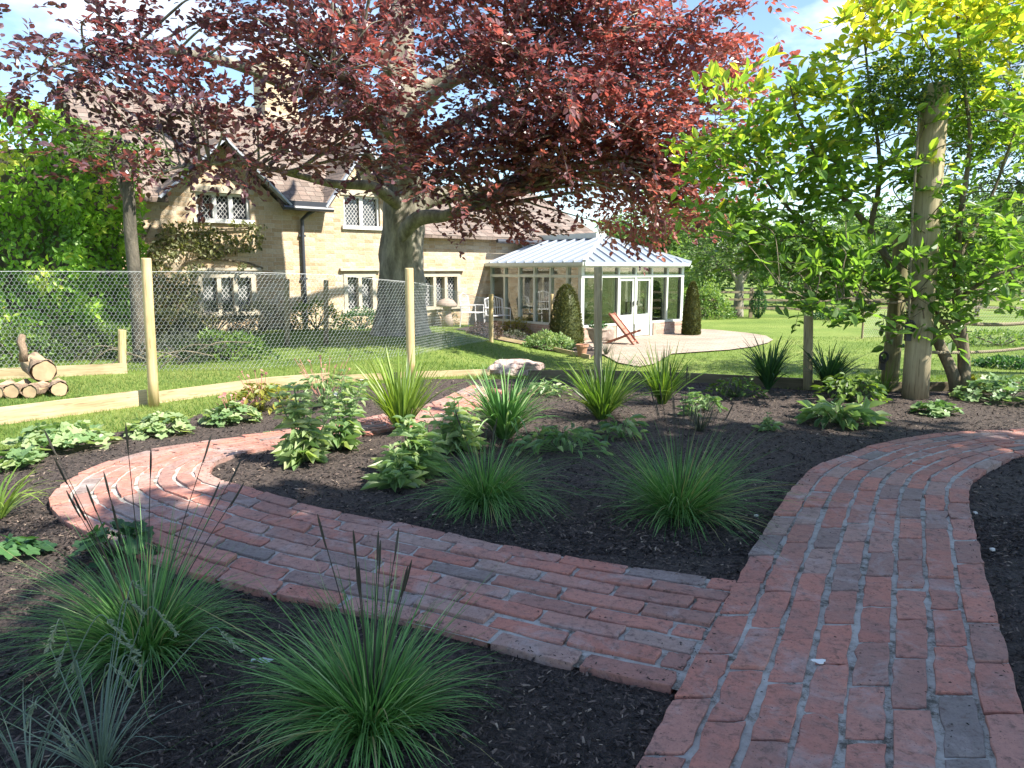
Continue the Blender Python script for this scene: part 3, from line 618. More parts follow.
# ------------------------------------------------------------------ conservatory
con = thing('conservatory', (*C0[:2], -.5), 'pale green framed glass conservatory with hipped glazed roof beside the cottage', 'conservatory')
CF = (C0*1., np.array([D, -N, UP]))     # local: x along right face, y back towards house
def CP(x, y, z): return C0+D*x-N*y+UP*z
CW = 4.38; ze = 1.62; zb = -.5; zp = -.12; zt = 1.28
mb = MB(); mb.box(3.0, CW, 0, .22, zb-.1, zp, CF); mb.box(0, 1.35, 0, .22, zb-.1, zp, CF); mb.box(0, .22, .22, CD, zb-.1, zp, CF); mb.box(CW-.22, CW, .22, CD, zb-.1, zp, CF); mb.build('plinth', M['plinth'], con)
mb = MB()
def face(P, n_, L, doors=()):
    f = MB(); g = MB()
    def bx(a, b, c, d, off=.05, th=.09):
        p0 = P(a, off); q = P(b, off); dx = (q-p0)/np.linalg.norm(q-p0); nn = np.cross(dx, UP); fr = (P(0, 0), np.array([dx, np.cross(UP, dx), UP])); return fr
    fr = bx(0, 1, 0, 1); bw = L/n_
    for i in range(n_+1):
        hw = .06 if i in (0, n_) else .035; f.box(i*bw-hw, i*bw+hw, .03, .03+2*.06, zp+.001, ze-.1, fr)
    for z0, z1 in ((ze-.1, ze), (zt-.04, zt+.04)): f.box(-.06, L+.06, .02, .16, z0, z1, fr)
    for i in range(n_):
        if i not in doors: f.box(i*bw+.035, (i+1)*bw-.035, .025, .165, zp, zp+.06, fr)
        g.box(i*bw+.04, (i+1)*bw-.04, .085, .095, (zp if i not in doors else .15)+.05, ze-.09, fr)
    return f, g, fr, bw
f, g, fr, bw = face(lambda x, y: CP(x, y, 0), 6, CW, (2, 3)); f.build('front_frame', M['cframe'], con); g.build('front_glass', M['glass'], con)
for i in (2, 3):
    mb = MB(); x0, x1 = i*bw+.04, (i+1)*bw-.04; mb.box(x0, x0+.07, .06, .11, zb+.03, zt-.05, fr); mb.box(x1-.07, x1, .06, .11, zb+.03, zt-.05, fr); mb.box(x0+.07, x1-.07, .062, .108, zt-.14, zt-.05, fr); mb.box(x0+.07, x1-.07, .062, .108, zb+.03, .16, fr); mb.box(x0+.14, x1-.14, .045, .062, zb+.15, .08, fr)
    o = mb.build('door', M['cframe'], con)
    mb = MB(); mb.bar(fr[0]+np.array([x1-.03 if i == 2 else x0+.03, .03, .42])@fr[1], fr[0]+np.array([x1-.03 if i == 2 else x0+.03, .03, .56])@fr[1], .03, .03, up=(1,0,0)); mb.build('handle', M['iron'], o)
mb = MB(); mb.box(2*bw-.05, 2*bw+.04, .02, .16, zb, zp, fr); mb.build('door_post', M['cframe'], con); mb = MB(); mb.box(4*bw-.04, 4*bw+.05, .02, .16, zb, zp, fr); mb.build('door_post', M['cframe'], con)
# left face: x=0, y from 0 to CD
o0 = CP(0, CD, 0)
frL = (o0, np.array([N, D, UP])); f = MB(); g = MB(); bwl = CD/6
for i in range(7):
    hw = .06 if i in (0, 6) else .035
    if i < 6: f.box(i*bwl-hw, i*bwl+hw, .03, .15, zp+.001, ze-.1, frL)
for z0, z1 in ((ze-.1, ze-.003), (zt-.04, zt+.037), (zp, zp+.06)): f.box(0, CD-.07, .02, .158, z0, z1, frL)
for i in range(6): g.box(i*bwl+.04, (i+1)*bwl-.04, .085, .095, zp+.05, ze-.09, frL)
f.build('side_frame', M['cframe'], con); g.build('side_glass', M['glass'], con)
frR = (CP(CW-.18, CD, 0), np.array([N, D, UP])); f = MB(); g = MB()
for i in range(6): f.box(i*bwl-.035, i*bwl+.035, .03, .15, zp+.001, ze-.1, frR)
for z0, z1 in ((ze-.1, ze-.003), (zt-.04, zt+.037), (zp, zp+.06)): f.box(0, CD-.07, .02, .158, z0, z1, frR)
for i in range(6): g.box(i*bwl+.04, (i+1)*bwl-.04, .085, .095, zp+.05, ze-.09, frR)
f.build('side_frame', M['cframe'], con); g.build('side_glass', M['glass'], con)
# roof
ro = .15; a_, b_, c_, d_ = CP(-ro, -ro, ze+.02), CP(CW+ro, -ro, ze+.02), CP(CW+ro, CD, ze+.02), CP(-ro, CD, ze+.02); r1 = CP(2.2, 1.35, 2.42); r2 = CP(2.2, CD, 2.42)
mb = MB()
for q in ([a_, b_, r1], [b_, c_, r2, r1], [d_, a_, r1, r2]): mb.prism(q, (0, 0, .02))
cr = mb.build('roof', M['rglass'], con)
mb = MB(); up3 = (0, 0, 1); lift = np.array([0, 0, .045])
for p, q in ((a_, r1), (b_, r1), (r1, r2)): mb.bar(p+lift, q+lift, .09, .07)
for i in range(1, 11):
    s_ = i/11; p = a_+(b_-a_)*s_; x = -ro+(CW+2*ro)*s_
    if x <= 2.2: k = (x+ro)/(2.2+ro); q = a_+(r1-a_)*k
    else: k = (CW+ro-x)/(CW+ro-2.2); q = b_+(r1-b_)*k
    mb.bar(p+lift, q+lift, .05, .05)
for i in range(1, 11):
    s_ = i/10.5; 
    for p0, p1, sx in ((a_, d_, -ro), (b_, c_, CW+ro)):
        p = p0+(p1-p0)*s_; y_ = -ro+(CD+ro)*s_
        q = CP(2.2, y_, 2.42) if y_ > 1.35 else (p0+(r1-p0)*((y_+ro)/(1.35+ro)))
        if s_ < 1: mb.bar(p+lift, q+lift, .05, .05)
mb.build('glazing_bars', M['barge'], cr)
mb = MB()
for p, q in ((a_, b_), (b_, c_), (d_, a_)): mb.bar(p-[0,0,.03], q-[0,0,.03], .10, .09)
mb.build('gutter', M['cframe'], con)
mb = MB(); mb.box(1.98, 2.42, 1.45, CD, 2.40, 2.56, CF); mb.lathe(CP(2.2, 1.55, 2.55), [(.06, 0), (.04, .08), (.07, .14), (.02, .26)], 8); mb.build('ridge_crest', M['cframe'], cr)
# inside the conservatory
mb = MB(); mb.box(.22, CW-.22, .22, CD-.01, zb-.05, zb+.03, CF); mb.build('floor', M['patio'], con)
def leaves_ball(mb, c, r, n, L, T, flat=1., up=.5, vb=(0, 1)):
    P = rnd(n); P = nrm(P)*RNG.uniform(.35, 1, n)[:, None]**.5; Z = P*[1, 1, 1]+[0, 0, up]+rnd(n, .35)
    X = P*[1, 1, .3]+rnd(n, .5)-[0, 0, .2]; P2 = np.array(c)+P*np.array(r)
    scatter(mb, T[0], T[1], P2, X, Z, RNG.uniform(.7, 1.2, n)*L, np.clip(RNG.uniform(vb[0], vb[1], n)*.8+.2*(P[:, 2]+1)/2, 0, 1))
LT = leafQ(.55); LN = leafQ(.3, .06, .25)
tb = thing('garden_table', CP(1.5, 1.6, zb+.03), 'round wooden table inside the conservatory behind the left panes', 'table')
mb = MB(); mb.lathe(CP(1.5, 1.6, zb+.7), [(.45, 0), (.47, .02), (.47, .04), (.1, .045)], 20); mb.build('tabletop', M['rail'], tb)
for dx, dy in ((.25,.25),(-.25,.25),(.25,-.25),(-.25,-.25)): mb = MB(); mb.tube([CP(1.5+dx*1.2, 1.6+dy*1.2, zb+.03), CP(1.5+dx, 1.6+dy, zb+.7)], .025, 8); mb.build('leg', M['rail'], tb)
def potplant(c, r, h, lab, mat='lush', n=160, pm='terra', name='potted_plant', pr=.14, L=.16):
    o = thing(name, c, lab, 'potted plant'); mb = MB(); mb.lathe(c, [(pr*.7, 0), (pr*.95, pr*1.5), (pr*1.1, pr*1.5), (pr*1.1, pr*1.85), (pr*.95, pr*1.85), (pr*.9, pr*1.6), (.01, pr*1.6)], 16); mb.build('pot', M[pm], o)
    mb = MB(); leaves_ball(mb, np.array(c)+[0, 0, pr*1.8+h*.5], (r, r, h*.55), n, L, LT)
    for k in range(6): a = k; mb.tube([np.array(c)+[0,0,pr*1.6], np.array(c)+[r*.5*math.cos(a), r*.5*math.sin(a), pr*1.8+h*.6]], .008, 4)
    mb.build('leaves', M[mat], o); return o
potplant(CP(1.5, 1.6, zb+.745), .3, .45, 'leafy green potted plant on the conservatory table')
potplant(CP(4.1, 3.4, zb+.035), .35, 1.2, 'tall houseplant in the far right corner inside the conservatory')
potplant(CP(.7, 3.2, zb+.035), .3, .8, 'houseplant inside the conservatory near its shaded side')
ch = thing('wicker_chair', CP(3.3, 1.5, zb+.03), 'wicker armchair with cream cushion inside the conservatory', 'chair')
for a, b, c, d, e, f2, nm, mt in ((3.05,3.6,1.25,1.8,.3,.4,'seat','wicker'), (3.52,3.6,1.25,1.8,.4,.95,'backrest','wicker'), (3.05,3.5,1.25,1.31,.4,.62,'armrest','wicker'), (3.05,3.5,1.74,1.8,.4,.62,'armrest','wicker'), (3.1,3.5,1.33,1.72,.4,.5,'cushion','cush')):
    mb = MB(); mb.box(a, b, c, d, zb+e, zb+f2, CF); mb.build(nm, M[mt], ch)
for dx in (3.1, 3.55):
    for dy in (1.3, 1.75): mb = MB(); mb.tube([CP(dx, dy, zb+.03), CP(dx, dy, zb+.3)], .025, 8); mb.build('leg', M['wicker'], ch)
# ------------------------------------------------------------------ garden furniture
g0 = G(618, 344)
dk = thing('deck_chair', g0, 'folding deckchair with rust red slats leaning open on the patio', 'deckchair')
fx_ = np.array([.55, -.25, 0]); fx_ /= np.linalg.norm(fx_); sd = np.array([.3, .6, 0]); sd /= np.linalg.norm(sd); hw = .2
for s_ in (-1, 1):
    o = g0+sd*hw*s_
    mb = MB(); mb.bar(o+fx_*.5, o-fx_*.2+UP*.82, .035, .05); mb.build('side_rail', M['red_wood'], dk)
    mb = MB(); mb.bar(o-fx_*.35, o+fx_*.55+UP*.38, .035, .05); mb.build('side_rail', M['red_wood'], dk)
for k in (.1, .5, .95): mb = MB(); q = g0+fx_*(.5-.7*k)+UP*.82*k; mb.bar(q-sd*hw, q+sd*hw, .03, .03); mb.build('crossbar', M['red_wood'], dk)
mb = MB(); P = []
for k in range(9): s_ = k/8; q = g0+fx_*(.35-.54*s_)+UP*(.12+.68*s_)-UP*.12*math.sin(math.pi*s_)+fx_*.12*math.sin(math.pi*s_); P += [q-sd*(hw-.03), q+sd*(hw-.03)]
P = np.array(P); mb.add(np.vstack([P, P+fx_*.008]), [(2*i, 2*i+1, 2*i+3, 2*i+2) for i in range(8)]+[(18+2*i, 20+2*i, 21+2*i, 19+2*i) for i in range(8)]); mb.build('canvas', M['canvas'], dk)
# white metal chair by the wall
def metal_chair(c, ang, label):
    o = thing('garden_chair', c, label, 'chair', 'white metal garden chairs'); ca, sa = math.cos(ang), math.sin(ang); fr = (c, np.array([[ca, sa, 0], [-sa, ca, 0], [0, 0, 1.]])); w = .3
    P = lambda x, y, z: fr[0]+np.array([x, y, z])@fr[1]
    for x in (-w, w):
        mb = MB(); mb.tube([P(x, -.25, 0), P(x, -.22, .42)], .016, 6); mb.build('leg', M['metalw'], o)
        mb = MB(); mb.tube([P(x, .28, 0), P(x, .22, .42), P(x, .3, .9)], .016, 6); mb.build('leg', M['metalw'], o)
        mb = MB(); mb.tube([P(x, -.22, .42), P(x, -.22, .64), P(x, .24, .64)], .015, 6); mb.build('armrest', M['metalw'], o)
    mb = MB()
    for k in range(7): mb.bar(P(-w, -.24+k*.08, .43), P(w, -.24+k*.08, .43), .05, .015)
    mb.build('seat', M['metalw'], o); mb = MB(); mb.tube([P(-w, .3, .9), P(0, .31, 1.0), P(w, .3, .9)], .016, 6)
    for k in range(8): x = -w+2*w*(k+.5)/8; mb.tube([P(x, .23, .45), P(x, .3, .94)], .009, 5)
    mb.tube([P(-w, .26, .66), P(w, .26, .66)], .01, 5); mb.build('backrest', M['metalw'], o)
cb1 = HP(-1.35, .9, 0); cb1[2] = hgt(*cb1[:2]); metal_chair(cb1, 1.2, 'white metal garden chair against the cottage wall, left one')
cb2 = HP(-.55, 1.1, 0); cb2[2] = hgt(*cb2[:2]); metal_chair(cb2, .5, 'white metal garden chair nearer the conservatory side, right one')
# staddle stone
c = HP(-2.0, .5, 0); c[2] = hgt(*c[:2])
mb = MB(); mb.lathe(c-[0,0,.05], [(.2, 0), (.16, .3), (.11, .52), (.12, .58), (.3, .6), (.31, .68), (.2, .8), (.05, .85)], 16); tag(mb.build('staddle_stone', M['stonepot'], smooth=True), 'mushroom shaped staddle stone by the right ground floor window', 'stone ornament')
# stone planter and pots near the corner
def rockmesh(c, r, seed, name, mat, amp=.3, flat=1., sub=3):
    import bmesh
    bm = bmesh.new(); bmesh.ops.create_icosphere(bm, subdivisions=sub, radius=1)
    mb = MB(); vs = []
    for v in bm.verts:
        p = v.co; k = 1+amp*noise.noise(p*1.3+Vector((seed, 0, 0)))+amp*.4*noise.noise(p*4+Vector((seed, 3, 0)))
        q = Vector([math.copysign(abs(x)**.75, x) for x in p])*k; vs.append((c[0]+q.x*r[0], c[1]+q.y*r[1], c[2]+q.z*r[2]))
    mb.add(vs, [[v.index for v in f.verts] for f in bm.faces]); bm.free(); return mb.build(name, mat)
c = G(515, 374); rk = rockmesh(c+[0, 0, .08], (.38, .2, .13), 4, 'boulder', M['rock'], .35); tag(rk, 'pinkish weathered boulder on the grass behind the timber board', 'rock')
c = G(597, 351); o = thing('stone_urn', c, 'weathered stone urn with dark soil beside the clipped yew cone', 'urn')
mb = MB(); mb.lathe(c, [(.16, 0), (.16, .06), (.08, .1), (.09, .18), (.2, .34), (.24, .5), (.27, .52), (.27, .56), (.2, .56), (.18, .5), (.01, .5)], 18); mb.build('bowl', M['stonepot'], o)
mb = MB(); leaves_ball(mb, c+[0, 0, .62], (.2, .2, .15), 90, .1, LT); mb.build('leaves', M['dark'], o)
c = G(606, 341); o = rockmesh(c+[0, 0, .2], (.2, .16, .24), 9, 'stone_ornament', M['stonepot'], .35); tag(o, 'lumpy carved stone ornament on patio right of the stone urn', 'stone ornament')
c = G(582, 356); mb = MB(); mb.lathe(c, [(.09, 0), (.13, .22), (.15, .22), (.15, .27), (.13, .27), (.12, .22), (.01, .22)], 16); tag(mb.build('terracotta_pot', M['terra'], smooth=False), 'small plain terracotta pot at the end of the shrub bed', 'pot')
# ------------------------------------------------------------------ logs
def log(p, q, r, label, stub=False):
    o = thing('log', p, label, 'log', 'logs stacked on the lawn'); P = [p+(q-p)*k for k in np.linspace(0, 1, 6)]
    mb = MB(); mb.tube(P, r, 20, caps=False, wob=.35); mb.build('bark', M['logbark'], o)
    mb = MB(); d = (q-p)/np.linalg.norm(q-p); mb.tube([p+d*.01, q-d*.01], r*.95, 18, wob=.25); mb.build('cut_end', M['logend'], o); return o
lz = 0
def lg(px, py, dx, dy, L, r, z, lab):
    p = G(px, py); d = np.array([dx, dy, 0.]); d /= np.linalg.norm(d); p[2] = z+r-.02; q = p-d*L; return log(q, p, r, lab)
lg(12, 397, .25, -1, .42, .085, 0, 'small round log end at the left, under the big log')
lg(30, 397, .2, -1, .45, .08, 0, 'small round log second from left, under the big log')
p = G(47, 392); p[2] = .25; log(p+np.array([-.34, .32, .06]), p, .135, 'biggest log with pale cut face lying on top of the pile')
lg(60, 395, .6, -.9, .4, .09, 0, 'short log at the right foot of the log pile')
lg(-4, 398, .3, -1, .45, .085, 0, 'log end cut off by the left edge of the picture')
c = G(27, 392); c[2] = .42; mb = MB(); mb.tube([c-[0,0,.05], c+[.01, 0, .1], c+[-.015, 0, .19], c+[.02, 0, .27]], [.05, .042, .045, .03], 9, wob=.35)
tag(mb.build('branch_stub', M['logbark'], smooth=True), 'short brown branch stub standing upright on the biggest log', 'branch')
# sticks heap behind net
for k in range(7):
    a = G(70+k*18, 364+(k % 3)*2); b = a+np.array([random.uniform(.6, 1.6), random.uniform(-.3, .3), random.uniform(.1, .35)]); m_ = (a+b)/2+np.array([0, 0, .15])
    mb = MB(); mb.tube(crom([a, m_, b], 5), [.012]*10+[.006], 5)
    tag(mb.build('fallen_branch', M['bark2']), 'thin bare stick in the brush heap behind the netting', 'branch', 'bare sticks in the brush heap')
# ------------------------------------------------------------------ trees
def leafy(mb, sprays, dirs, L, nl, leafL, T, varf, twigmb=None, flat=.35, twr=.006, updn=.0):
    """sprays (n,3) start, dirs (n,3), each with nl leaves along length L"""
    n = len(sprays); dirs = nrm(dirs); Ls = RNG.uniform(.7, 1.25, n)*L
    Zs = nrm(np.array([0, 0, 1.])+rnd(n, flat)); side = nrm(np.cross(Zs, dirs))
    for k in range(nl):
        s = (k+1)/nl; P = sprays+dirs*(Ls*s)[:, None]-np.array([0, 0, 1.])*((Ls*s**2*.22))[:, None]+rnd(n, leafL*.12)
        sg = 1 if k % 2 else -1; X = dirs*(.5+.6*s)+side*sg*(1.1-.7*s)+rnd(n, .28)+[0, 0, updn]; Z = Zs+rnd(n, .42)
        scatter(mb, T[0], T[1], P, X, Z, RNG.uniform(.65, 1.2, n)*leafL, np.clip(varf(P)+RNG.normal(0, .16, n), 0, 1))
    if twigmb is not None:
        e = dirs*Ls[:, None]-np.array([0, 0, 1.])*(Ls*.2)[:, None]; scatter(twigmb, PR, PRF, sprays, e, np.tile([.1,.2,1.], (n,1)), np.c_[np.linalg.norm(e, axis=1), np.full(n, twr), np.full(n, twr)], np.full(n, .5))
def inblobs(blobs, n):
    w = np.array([b[1][0]*b[1][1]*b[1][2]*(b[2] if len(b) > 2 else 1) for b in blobs])**.8; w /= w.sum(); out = []
    idx = RNG.choice(len(blobs), n, p=w); u = nrm(rnd(n))*(RNG.uniform(0, 1, n)**.42)[:, None]
    return np.array([blobs[i][0] for i in idx])+u*np.array([blobs[i][1] for i in idx]), idx
def make_tree(name, base, label, cat, limbs, blobs, nbr, nsp, spr, L, nl, leafL, T, lm, bm_, varf, group=None, br=.03, flat=.35, droop=.1, tw=True, sides=10, updn=0., twr=.006):
    o = thing(name, base, label, cat, group); tr = MB(); pts = []; rad = []
    for P, r in limbs:
        Q = crom(P, 6); m = len(Q); rr = np.interp(np.linspace(0, 1, m), np.linspace(0, 1, len(r)), r)
        tr.tube(Q, rr, sides if max(r) > .15 else 8, wob=.12 if max(r) > .15 else 0)
        pts += list(Q); rad += list(rr)
    pts = np.array(pts); rad = np.array(rad); tips, _ = inblobs(blobs, nbr); bmb = MB(); SP = []; SD = []
    cen = np.average(np.array([b[0] for b in blobs]), axis=0)
    for t_ in tips:
        d = np.linalg.norm(pts-t_, axis=1)+(pts[:, 2] > t_[2]+.3)*2+.15*np.abs(pts[:, 2]-t_[2])+RNG.uniform(0, .35, len(pts))*np.min(np.linalg.norm(pts-t_, axis=1)); i = int(np.argmin(d)); a = pts[i]; ln = np.linalg.norm(t_-a); r0 = min(br*(.5+ln*.25), rad[i]*.7)
        mid = (a+t_)/2+np.array([random.gauss(0, .12*ln*.5), random.gauss(0, .12*ln*.5), .1*ln]); m2 = (mid+t_)/2+np.array([random.gauss(0, .06*ln), random.gauss(0, .06*ln), .04*ln])
        Q = crom([a, mid, m2, t_], 4); bmb.tube(Q, np.linspace(r0, .006, len(Q)), 5, caps=False)
        dr = (t_-a)/(ln+1e-6)
        for _ in range(nsp):
            s = 1-abs(random.gauss(0, .28)); s = max(.25, s); k = s*(len(Q)-1); q = Q[int(k)]
            SP.append(q+np.array([random.gauss(0, spr), random.gauss(0, spr), random.gauss(0, spr*.55)])); SD.append(dr*.8+np.array([random.gauss(0, .6), random.gauss(0, .6), random.gauss(-droop, .3)]))
    SP = np.array(SP); SD = np.array(SD); lf = MB(); leafy(lf, SP, SD, L, nl, leafL, T, varf, bmb if tw else None, flat, updn=updn, twr=twr)
    if nbr < 20: tr.V += bmb.V; tr.F += [(f+tr.n, l) for f, l in bmb.F]; tr.A += bmb.A
    tr.build('trunk', bm_, o, smooth=True)
    if nbr >= 20: bmb.build('branches', bm_, o, smooth=True)
    cr = lf.build('crown', lm, o); return o
# --- copper beech
bb = G(400, 333); YB = bb[1]
def q(px, py, dy=0): return at(px, py, YB+dy)
tr0 = [bb-[0,0,.1], q(400, 322), q(402, 300), q(402, 262), q(403, 230), q(405, 190), q(402, 140), q(400, 80), q(398, 20), q(396, -60), q(392, -160)]
limbs = [(tr0, [.76, .64, .55, .51, .5, .47, .43, .38, .32, .28, .2]),
 ([q(398, 262, -.1), q(405, 232, -.45), q(420, 218, -.8), q(445, 216, -1.0), q(470, 205, -1.2), q(500, 185, -1.3), q(560, 160, -1.4), q(620, 140, -1.5)], [.16, .17, .16, .13, .12, .10, .07, .03]),
 ([q(402, 215), q(440, 197, .2), q(500, 190, .5), q(540, 185, .8), q(600, 175, .8), q(660, 190, .6)], [.2, .16, .12, .1, .07, .02]),
 ([q(400, 205, -.3), q(388, 196, -.6), q(370, 186, -1), q(335, 184, -1.6), q(300, 176, -2.4), q(250, 165, -3.3), q(190, 165, -4.2), q(140, 180, -4.8)], [.16, .14, .11, .085, .06, .045, .03, .01]),
 ([q(402, 160), q(360, 110, .3), q(300, 90, -.4), q(220, 60, -1.5), q(130, 50, -3.2), q(40, 70, -4.6)], [.22, .16, .13, .1, .06, .02]),
 ([q(402, 130), q(440, 90, -1), q(500, 60, -2), q(580, 40, -2.4), q(660, 20, -2.6), q(740, 10, -2.6)], [.17, .12, .085, .055, .03, .01]),
 ([q(400, 100), q(450, 70, .4), q(520, 20, .8), q(600, -30, 1), q(690, -60, 1)], [.17, .11, .08, .05, .01]),
 ([q(400, 90), q(370, 40, -1), q(320, 0, -2), q(250, -40, -3), q(150, -60, -3.6)], [.16, .1, .07, .04, .01]),
 ([q(402, 180), q(400, 150, -1), q(380, 120, -2.2), q(360, 90, -3.4), q(330, 70, -4.6)], [.18, .14, .1, .07, .02]),
 ([q(402, 170), q(430, 140, -1), q(480, 110, -2.2), q(530, 90, -3.4)], [.18, .13, .09, .02]),
 ([q(398, 20), q(430, -60), q(480, -140), q(520, -220)], [.25, .18, .1, .03]), ([q(398, 0), q(350, -80), q(300, -160), q(260, -220)], [.25, .18, .1, .03])]
def bl(px, py, dy, rx, ry, rz, w=1): return (at(px, py, YB+dy-(.5 if dy < -3 else 1.5)), (rx, ry, rz), w)
bbl = [bl(50,90,-4.6,1.2,.9,.55), bl(140,140,-4.4,1.1,.9,.8,1.3), bl(110,60,-3.9,1.7,1.1,.85), bl(205,110,-3.7,1.35,1.1,1.0), bl(250,30,-3.2,2.1,1.5,1.1,.8), bl(335,105,-3.2,1.15,1.2,.9), bl(365,135,-3.4,1.3,.8,.55,1.1), bl(275,150,-3.4,.9,.8,.45,1.1), bl(195,165,-3.6,.8,.7,.45,1.1), bl(400,70,-2.8,2.0,1.3,1.1),
       bl(450,160,-2.0,1.3,1.2,.95), bl(500,110,-1.6,1.8,1.8,1.2,1.2), bl(560,150,-1.2,1.6,1.6,1.0,1.2), bl(600,80,-1.4,2.2,1.8,1.3,1.2), bl(655,150,-1.6,1.2,1.4,1.3,1.5), bl(690,195,-1.6,.6,.9,.8,2.6), bl(690,40,-1.6,1.3,1.5,.9,1.2), bl(725,110,-1.8,.55,.9,.9,1.3), bl(520,20,-1.2,2.6,2,1.3), bl(480,215,-.6,1.0,.9,.4,1.6), bl(640,215,-.9,.9,.9,.5,1.6),
       bl(225,160,-3.2,.5,.5,.3,1.1), bl(140,200,-4.2,.5,.5,.4,1.4),
       bl(400,-80,-2.2,3.4,1.5,1.4,.3), bl(250,-90,-3.4,2.4,1.2,1.2,.35), bl(560,-90,-2,2.6,1.5,1.3,.45), bl(400,-200,-1.5,2.6,1.4,1.3,.2)]
def bvar(P): 
    c = np.array([noise.noise(Vector(p*.9)) for p in P[:, :]]) if len(P) < 9000 else 0
    return .42+.5*c+.035*(P[:, 0]+2.5)
make_tree('copper_beech', bb, 'large copper beech with dark red crown and thick grey trunk before the house', 'tree', limbs, bbl, 315, 16, .36, .5, 9, .135, leafQ(.64, .08, .1), M['beech'], M['bark'], bvar, br=.03, sides=20, twr=.005)
# root flare
# --- magnolia at right
mbp = G(958, 396); YM = mbp[1]
def qm(px, py, dy=0): return at(px, py, YM+dy)
mlimbs = [([mbp-[0,0,.05], qm(953, 375), qm(942, 350), qm(930, 325, .1), qm(905, 290, .2), qm(870, 230, .3), qm(830, 180, .2), qm(800, 120, .1), qm(790, 85)], [.075,.07,.065,.06,.05,.04,.03,.018,.008]),
 ([G(963, 397)-[0,0,.05], qm(964, 370), qm(962, 335), qm(956, 290, -.1), qm(960, 220, -.2), qm(970, 140, -.2), qm(960, 60, -.2), qm(955, -10)], [.08,.07,.06,.045,.032,.022,.014,.008]),
 ([qm(962, 350), qm(948, 330), qm(925, 300, -.2), qm(890, 303, -.4), qm(850, 298, -.6), qm(815, 301, -.7), qm(780, 285, -.8)], [.026,.022,.018,.014,.011,.008,.004]),
 ([qm(905, 290, .2), qm(850, 260, .4), qm(790, 210, .5), qm(745, 150, .4), qm(715, 120, .3)], [.04,.03,.02,.014,.006]),
 ([qm(870, 230, .3), qm(880, 170, .2), qm(870, 90), qm(862, 20)], [.035,.025,.016,.008]),
 ([qm(958, 260, -.1), qm(990, 200), qm(1020, 120), qm(1050, 60)], [.025,.018,.012,.006]),
 ([qm(958, 300, -.1), qm(985, 280, -.4), qm(1010, 270, -.5), qm(1040, 260, -.5)], [.03,.02,.015,.006])]
def bm2(px, py, dy, rx, ry, rz, w=1): return (at(px, py, YM+dy), (rx, ry, rz), w)
mbl = [bm2(735,130,.2,.4,.5,.6,1.8), bm2(790,150,.2,.7,.6,.7,.8), bm2(765,235,0,.75,.6,.6,.7), bm2(830,270,-.3,.9,.5,.4,.8), bm2(790,300,-.5,.7,.4,.2,1.1), bm2(865,180,.3,.8,.7,.8,.6), bm2(850,90,.1,.45,.5,.6,1.2), bm2(790,95,.1,.35,.4,.45,1.5), bm2(880,290,-.3,.5,.4,.45,1.3),
       bm2(975,250,-.2,.6,.5,.5,1.3), bm2(1010,100,-.2,.6,.6,.7,1.2), bm2(960,30,-.2,.9,.6,.5,1.2), bm2(935,325,-.35,.28,.25,.25,2), bm2(1020,280,-.2,.5,.4,.35,1.5), bm2(865,20,0,.35,.4,.45,1.4)]
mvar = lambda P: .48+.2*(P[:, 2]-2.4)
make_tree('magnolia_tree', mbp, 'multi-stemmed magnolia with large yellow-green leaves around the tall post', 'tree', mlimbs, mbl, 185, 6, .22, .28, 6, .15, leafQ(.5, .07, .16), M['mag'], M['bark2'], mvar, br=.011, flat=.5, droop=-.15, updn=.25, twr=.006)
# climber on the tall post top
o = thing('climbing_rose', at(925, 110, Yp), 'fine leaved climber wrapped around the top of the tall post', 'climbing plant'); mb = MB()
for c_, r_, n_ in ((at(920, 78, Yp-.1), (.62,.35,.3), 1700), (at(890, 105, Yp-.1), (.35,.3,.3), 700), (at(940, 215, Yp+.1), (.3,.25,.45), 600), (at(965,130,Yp+.1), (.45,.3,.4), 700), (at(955, 300, Yp+.2), (.3,.25,.3), 350)):
    leaves_ball(mb, c_, r_, n_, .05, LT)
mb.build('leaves', M['fine'], o); mb = MB()
for k in range(26):
    a = at(925+random.uniform(-14, 16), random.uniform(90, 330), Yp+random.uniform(-.2, .1)); b = a+np.array([random.gauss(0, .25), random.gauss(0, .15), random.uniform(.1, .6)]); mb.tube(crom([a, (a+b)/2+np.array([random.gauss(0,.1), 0, .05]), b], 4), .006, 4)
mb.build('stems', M['bark2'], o)
# generic tree
def gtree(name, px, py, label, blobs, nbr, nsp, leafL, lm, bmat, r, group=None, L=.5, nl=6, spr=.35, flat=.5, vb=.4, T=LT, base=None, Y=None):
    b = G(px, py) if base is None else np.array(base, float); bs = [(np.array(c), rr, w) for c, rr, w in blobs]
    top = max(c[2]+rr[2]*.6 for c, rr, w in bs); cx = np.mean([c[0] for c, _, _ in bs]); cy = np.mean([c[1] for c, _, _ in bs]); zm = min(c[2]-rr[2] for c, rr, w in bs)
    h0 = b+np.array([0, 0, max(.3, (zm-b[2])*.8+.3)]); lm_ = [([b-[0,0,.1], (b+h0)/2, h0, np.array([(b[0]+cx)/2, (b[1]+cy)/2, (h0[2]+top)/2]), np.array([cx, cy, top])], [r*1.25, r, r*.9, r*.6, r*.1])]
    for c, rr, w in bs: e = c+np.array([0,0,.3*rr[2]]); lm_.append(([h0-[0,0,.1], h0+(e-h0)*.4+[0,0,.15], e], [r*.6, r*.35, r*.08]))
    return make_tree(name, b, label, 'tree', lm_, bs, nbr, nsp, spr, L, nl, leafL, T, lm, bmat, lambda P: vb+.3*np.array([noise.noise(Vector(p*.7)) for p in P]), group, br=.03, flat=flat, twr=.008)
def B(px, py, Y, rx, ry, rz, w=1): return (at(px, py, Y), (rx, ry, rz), w)
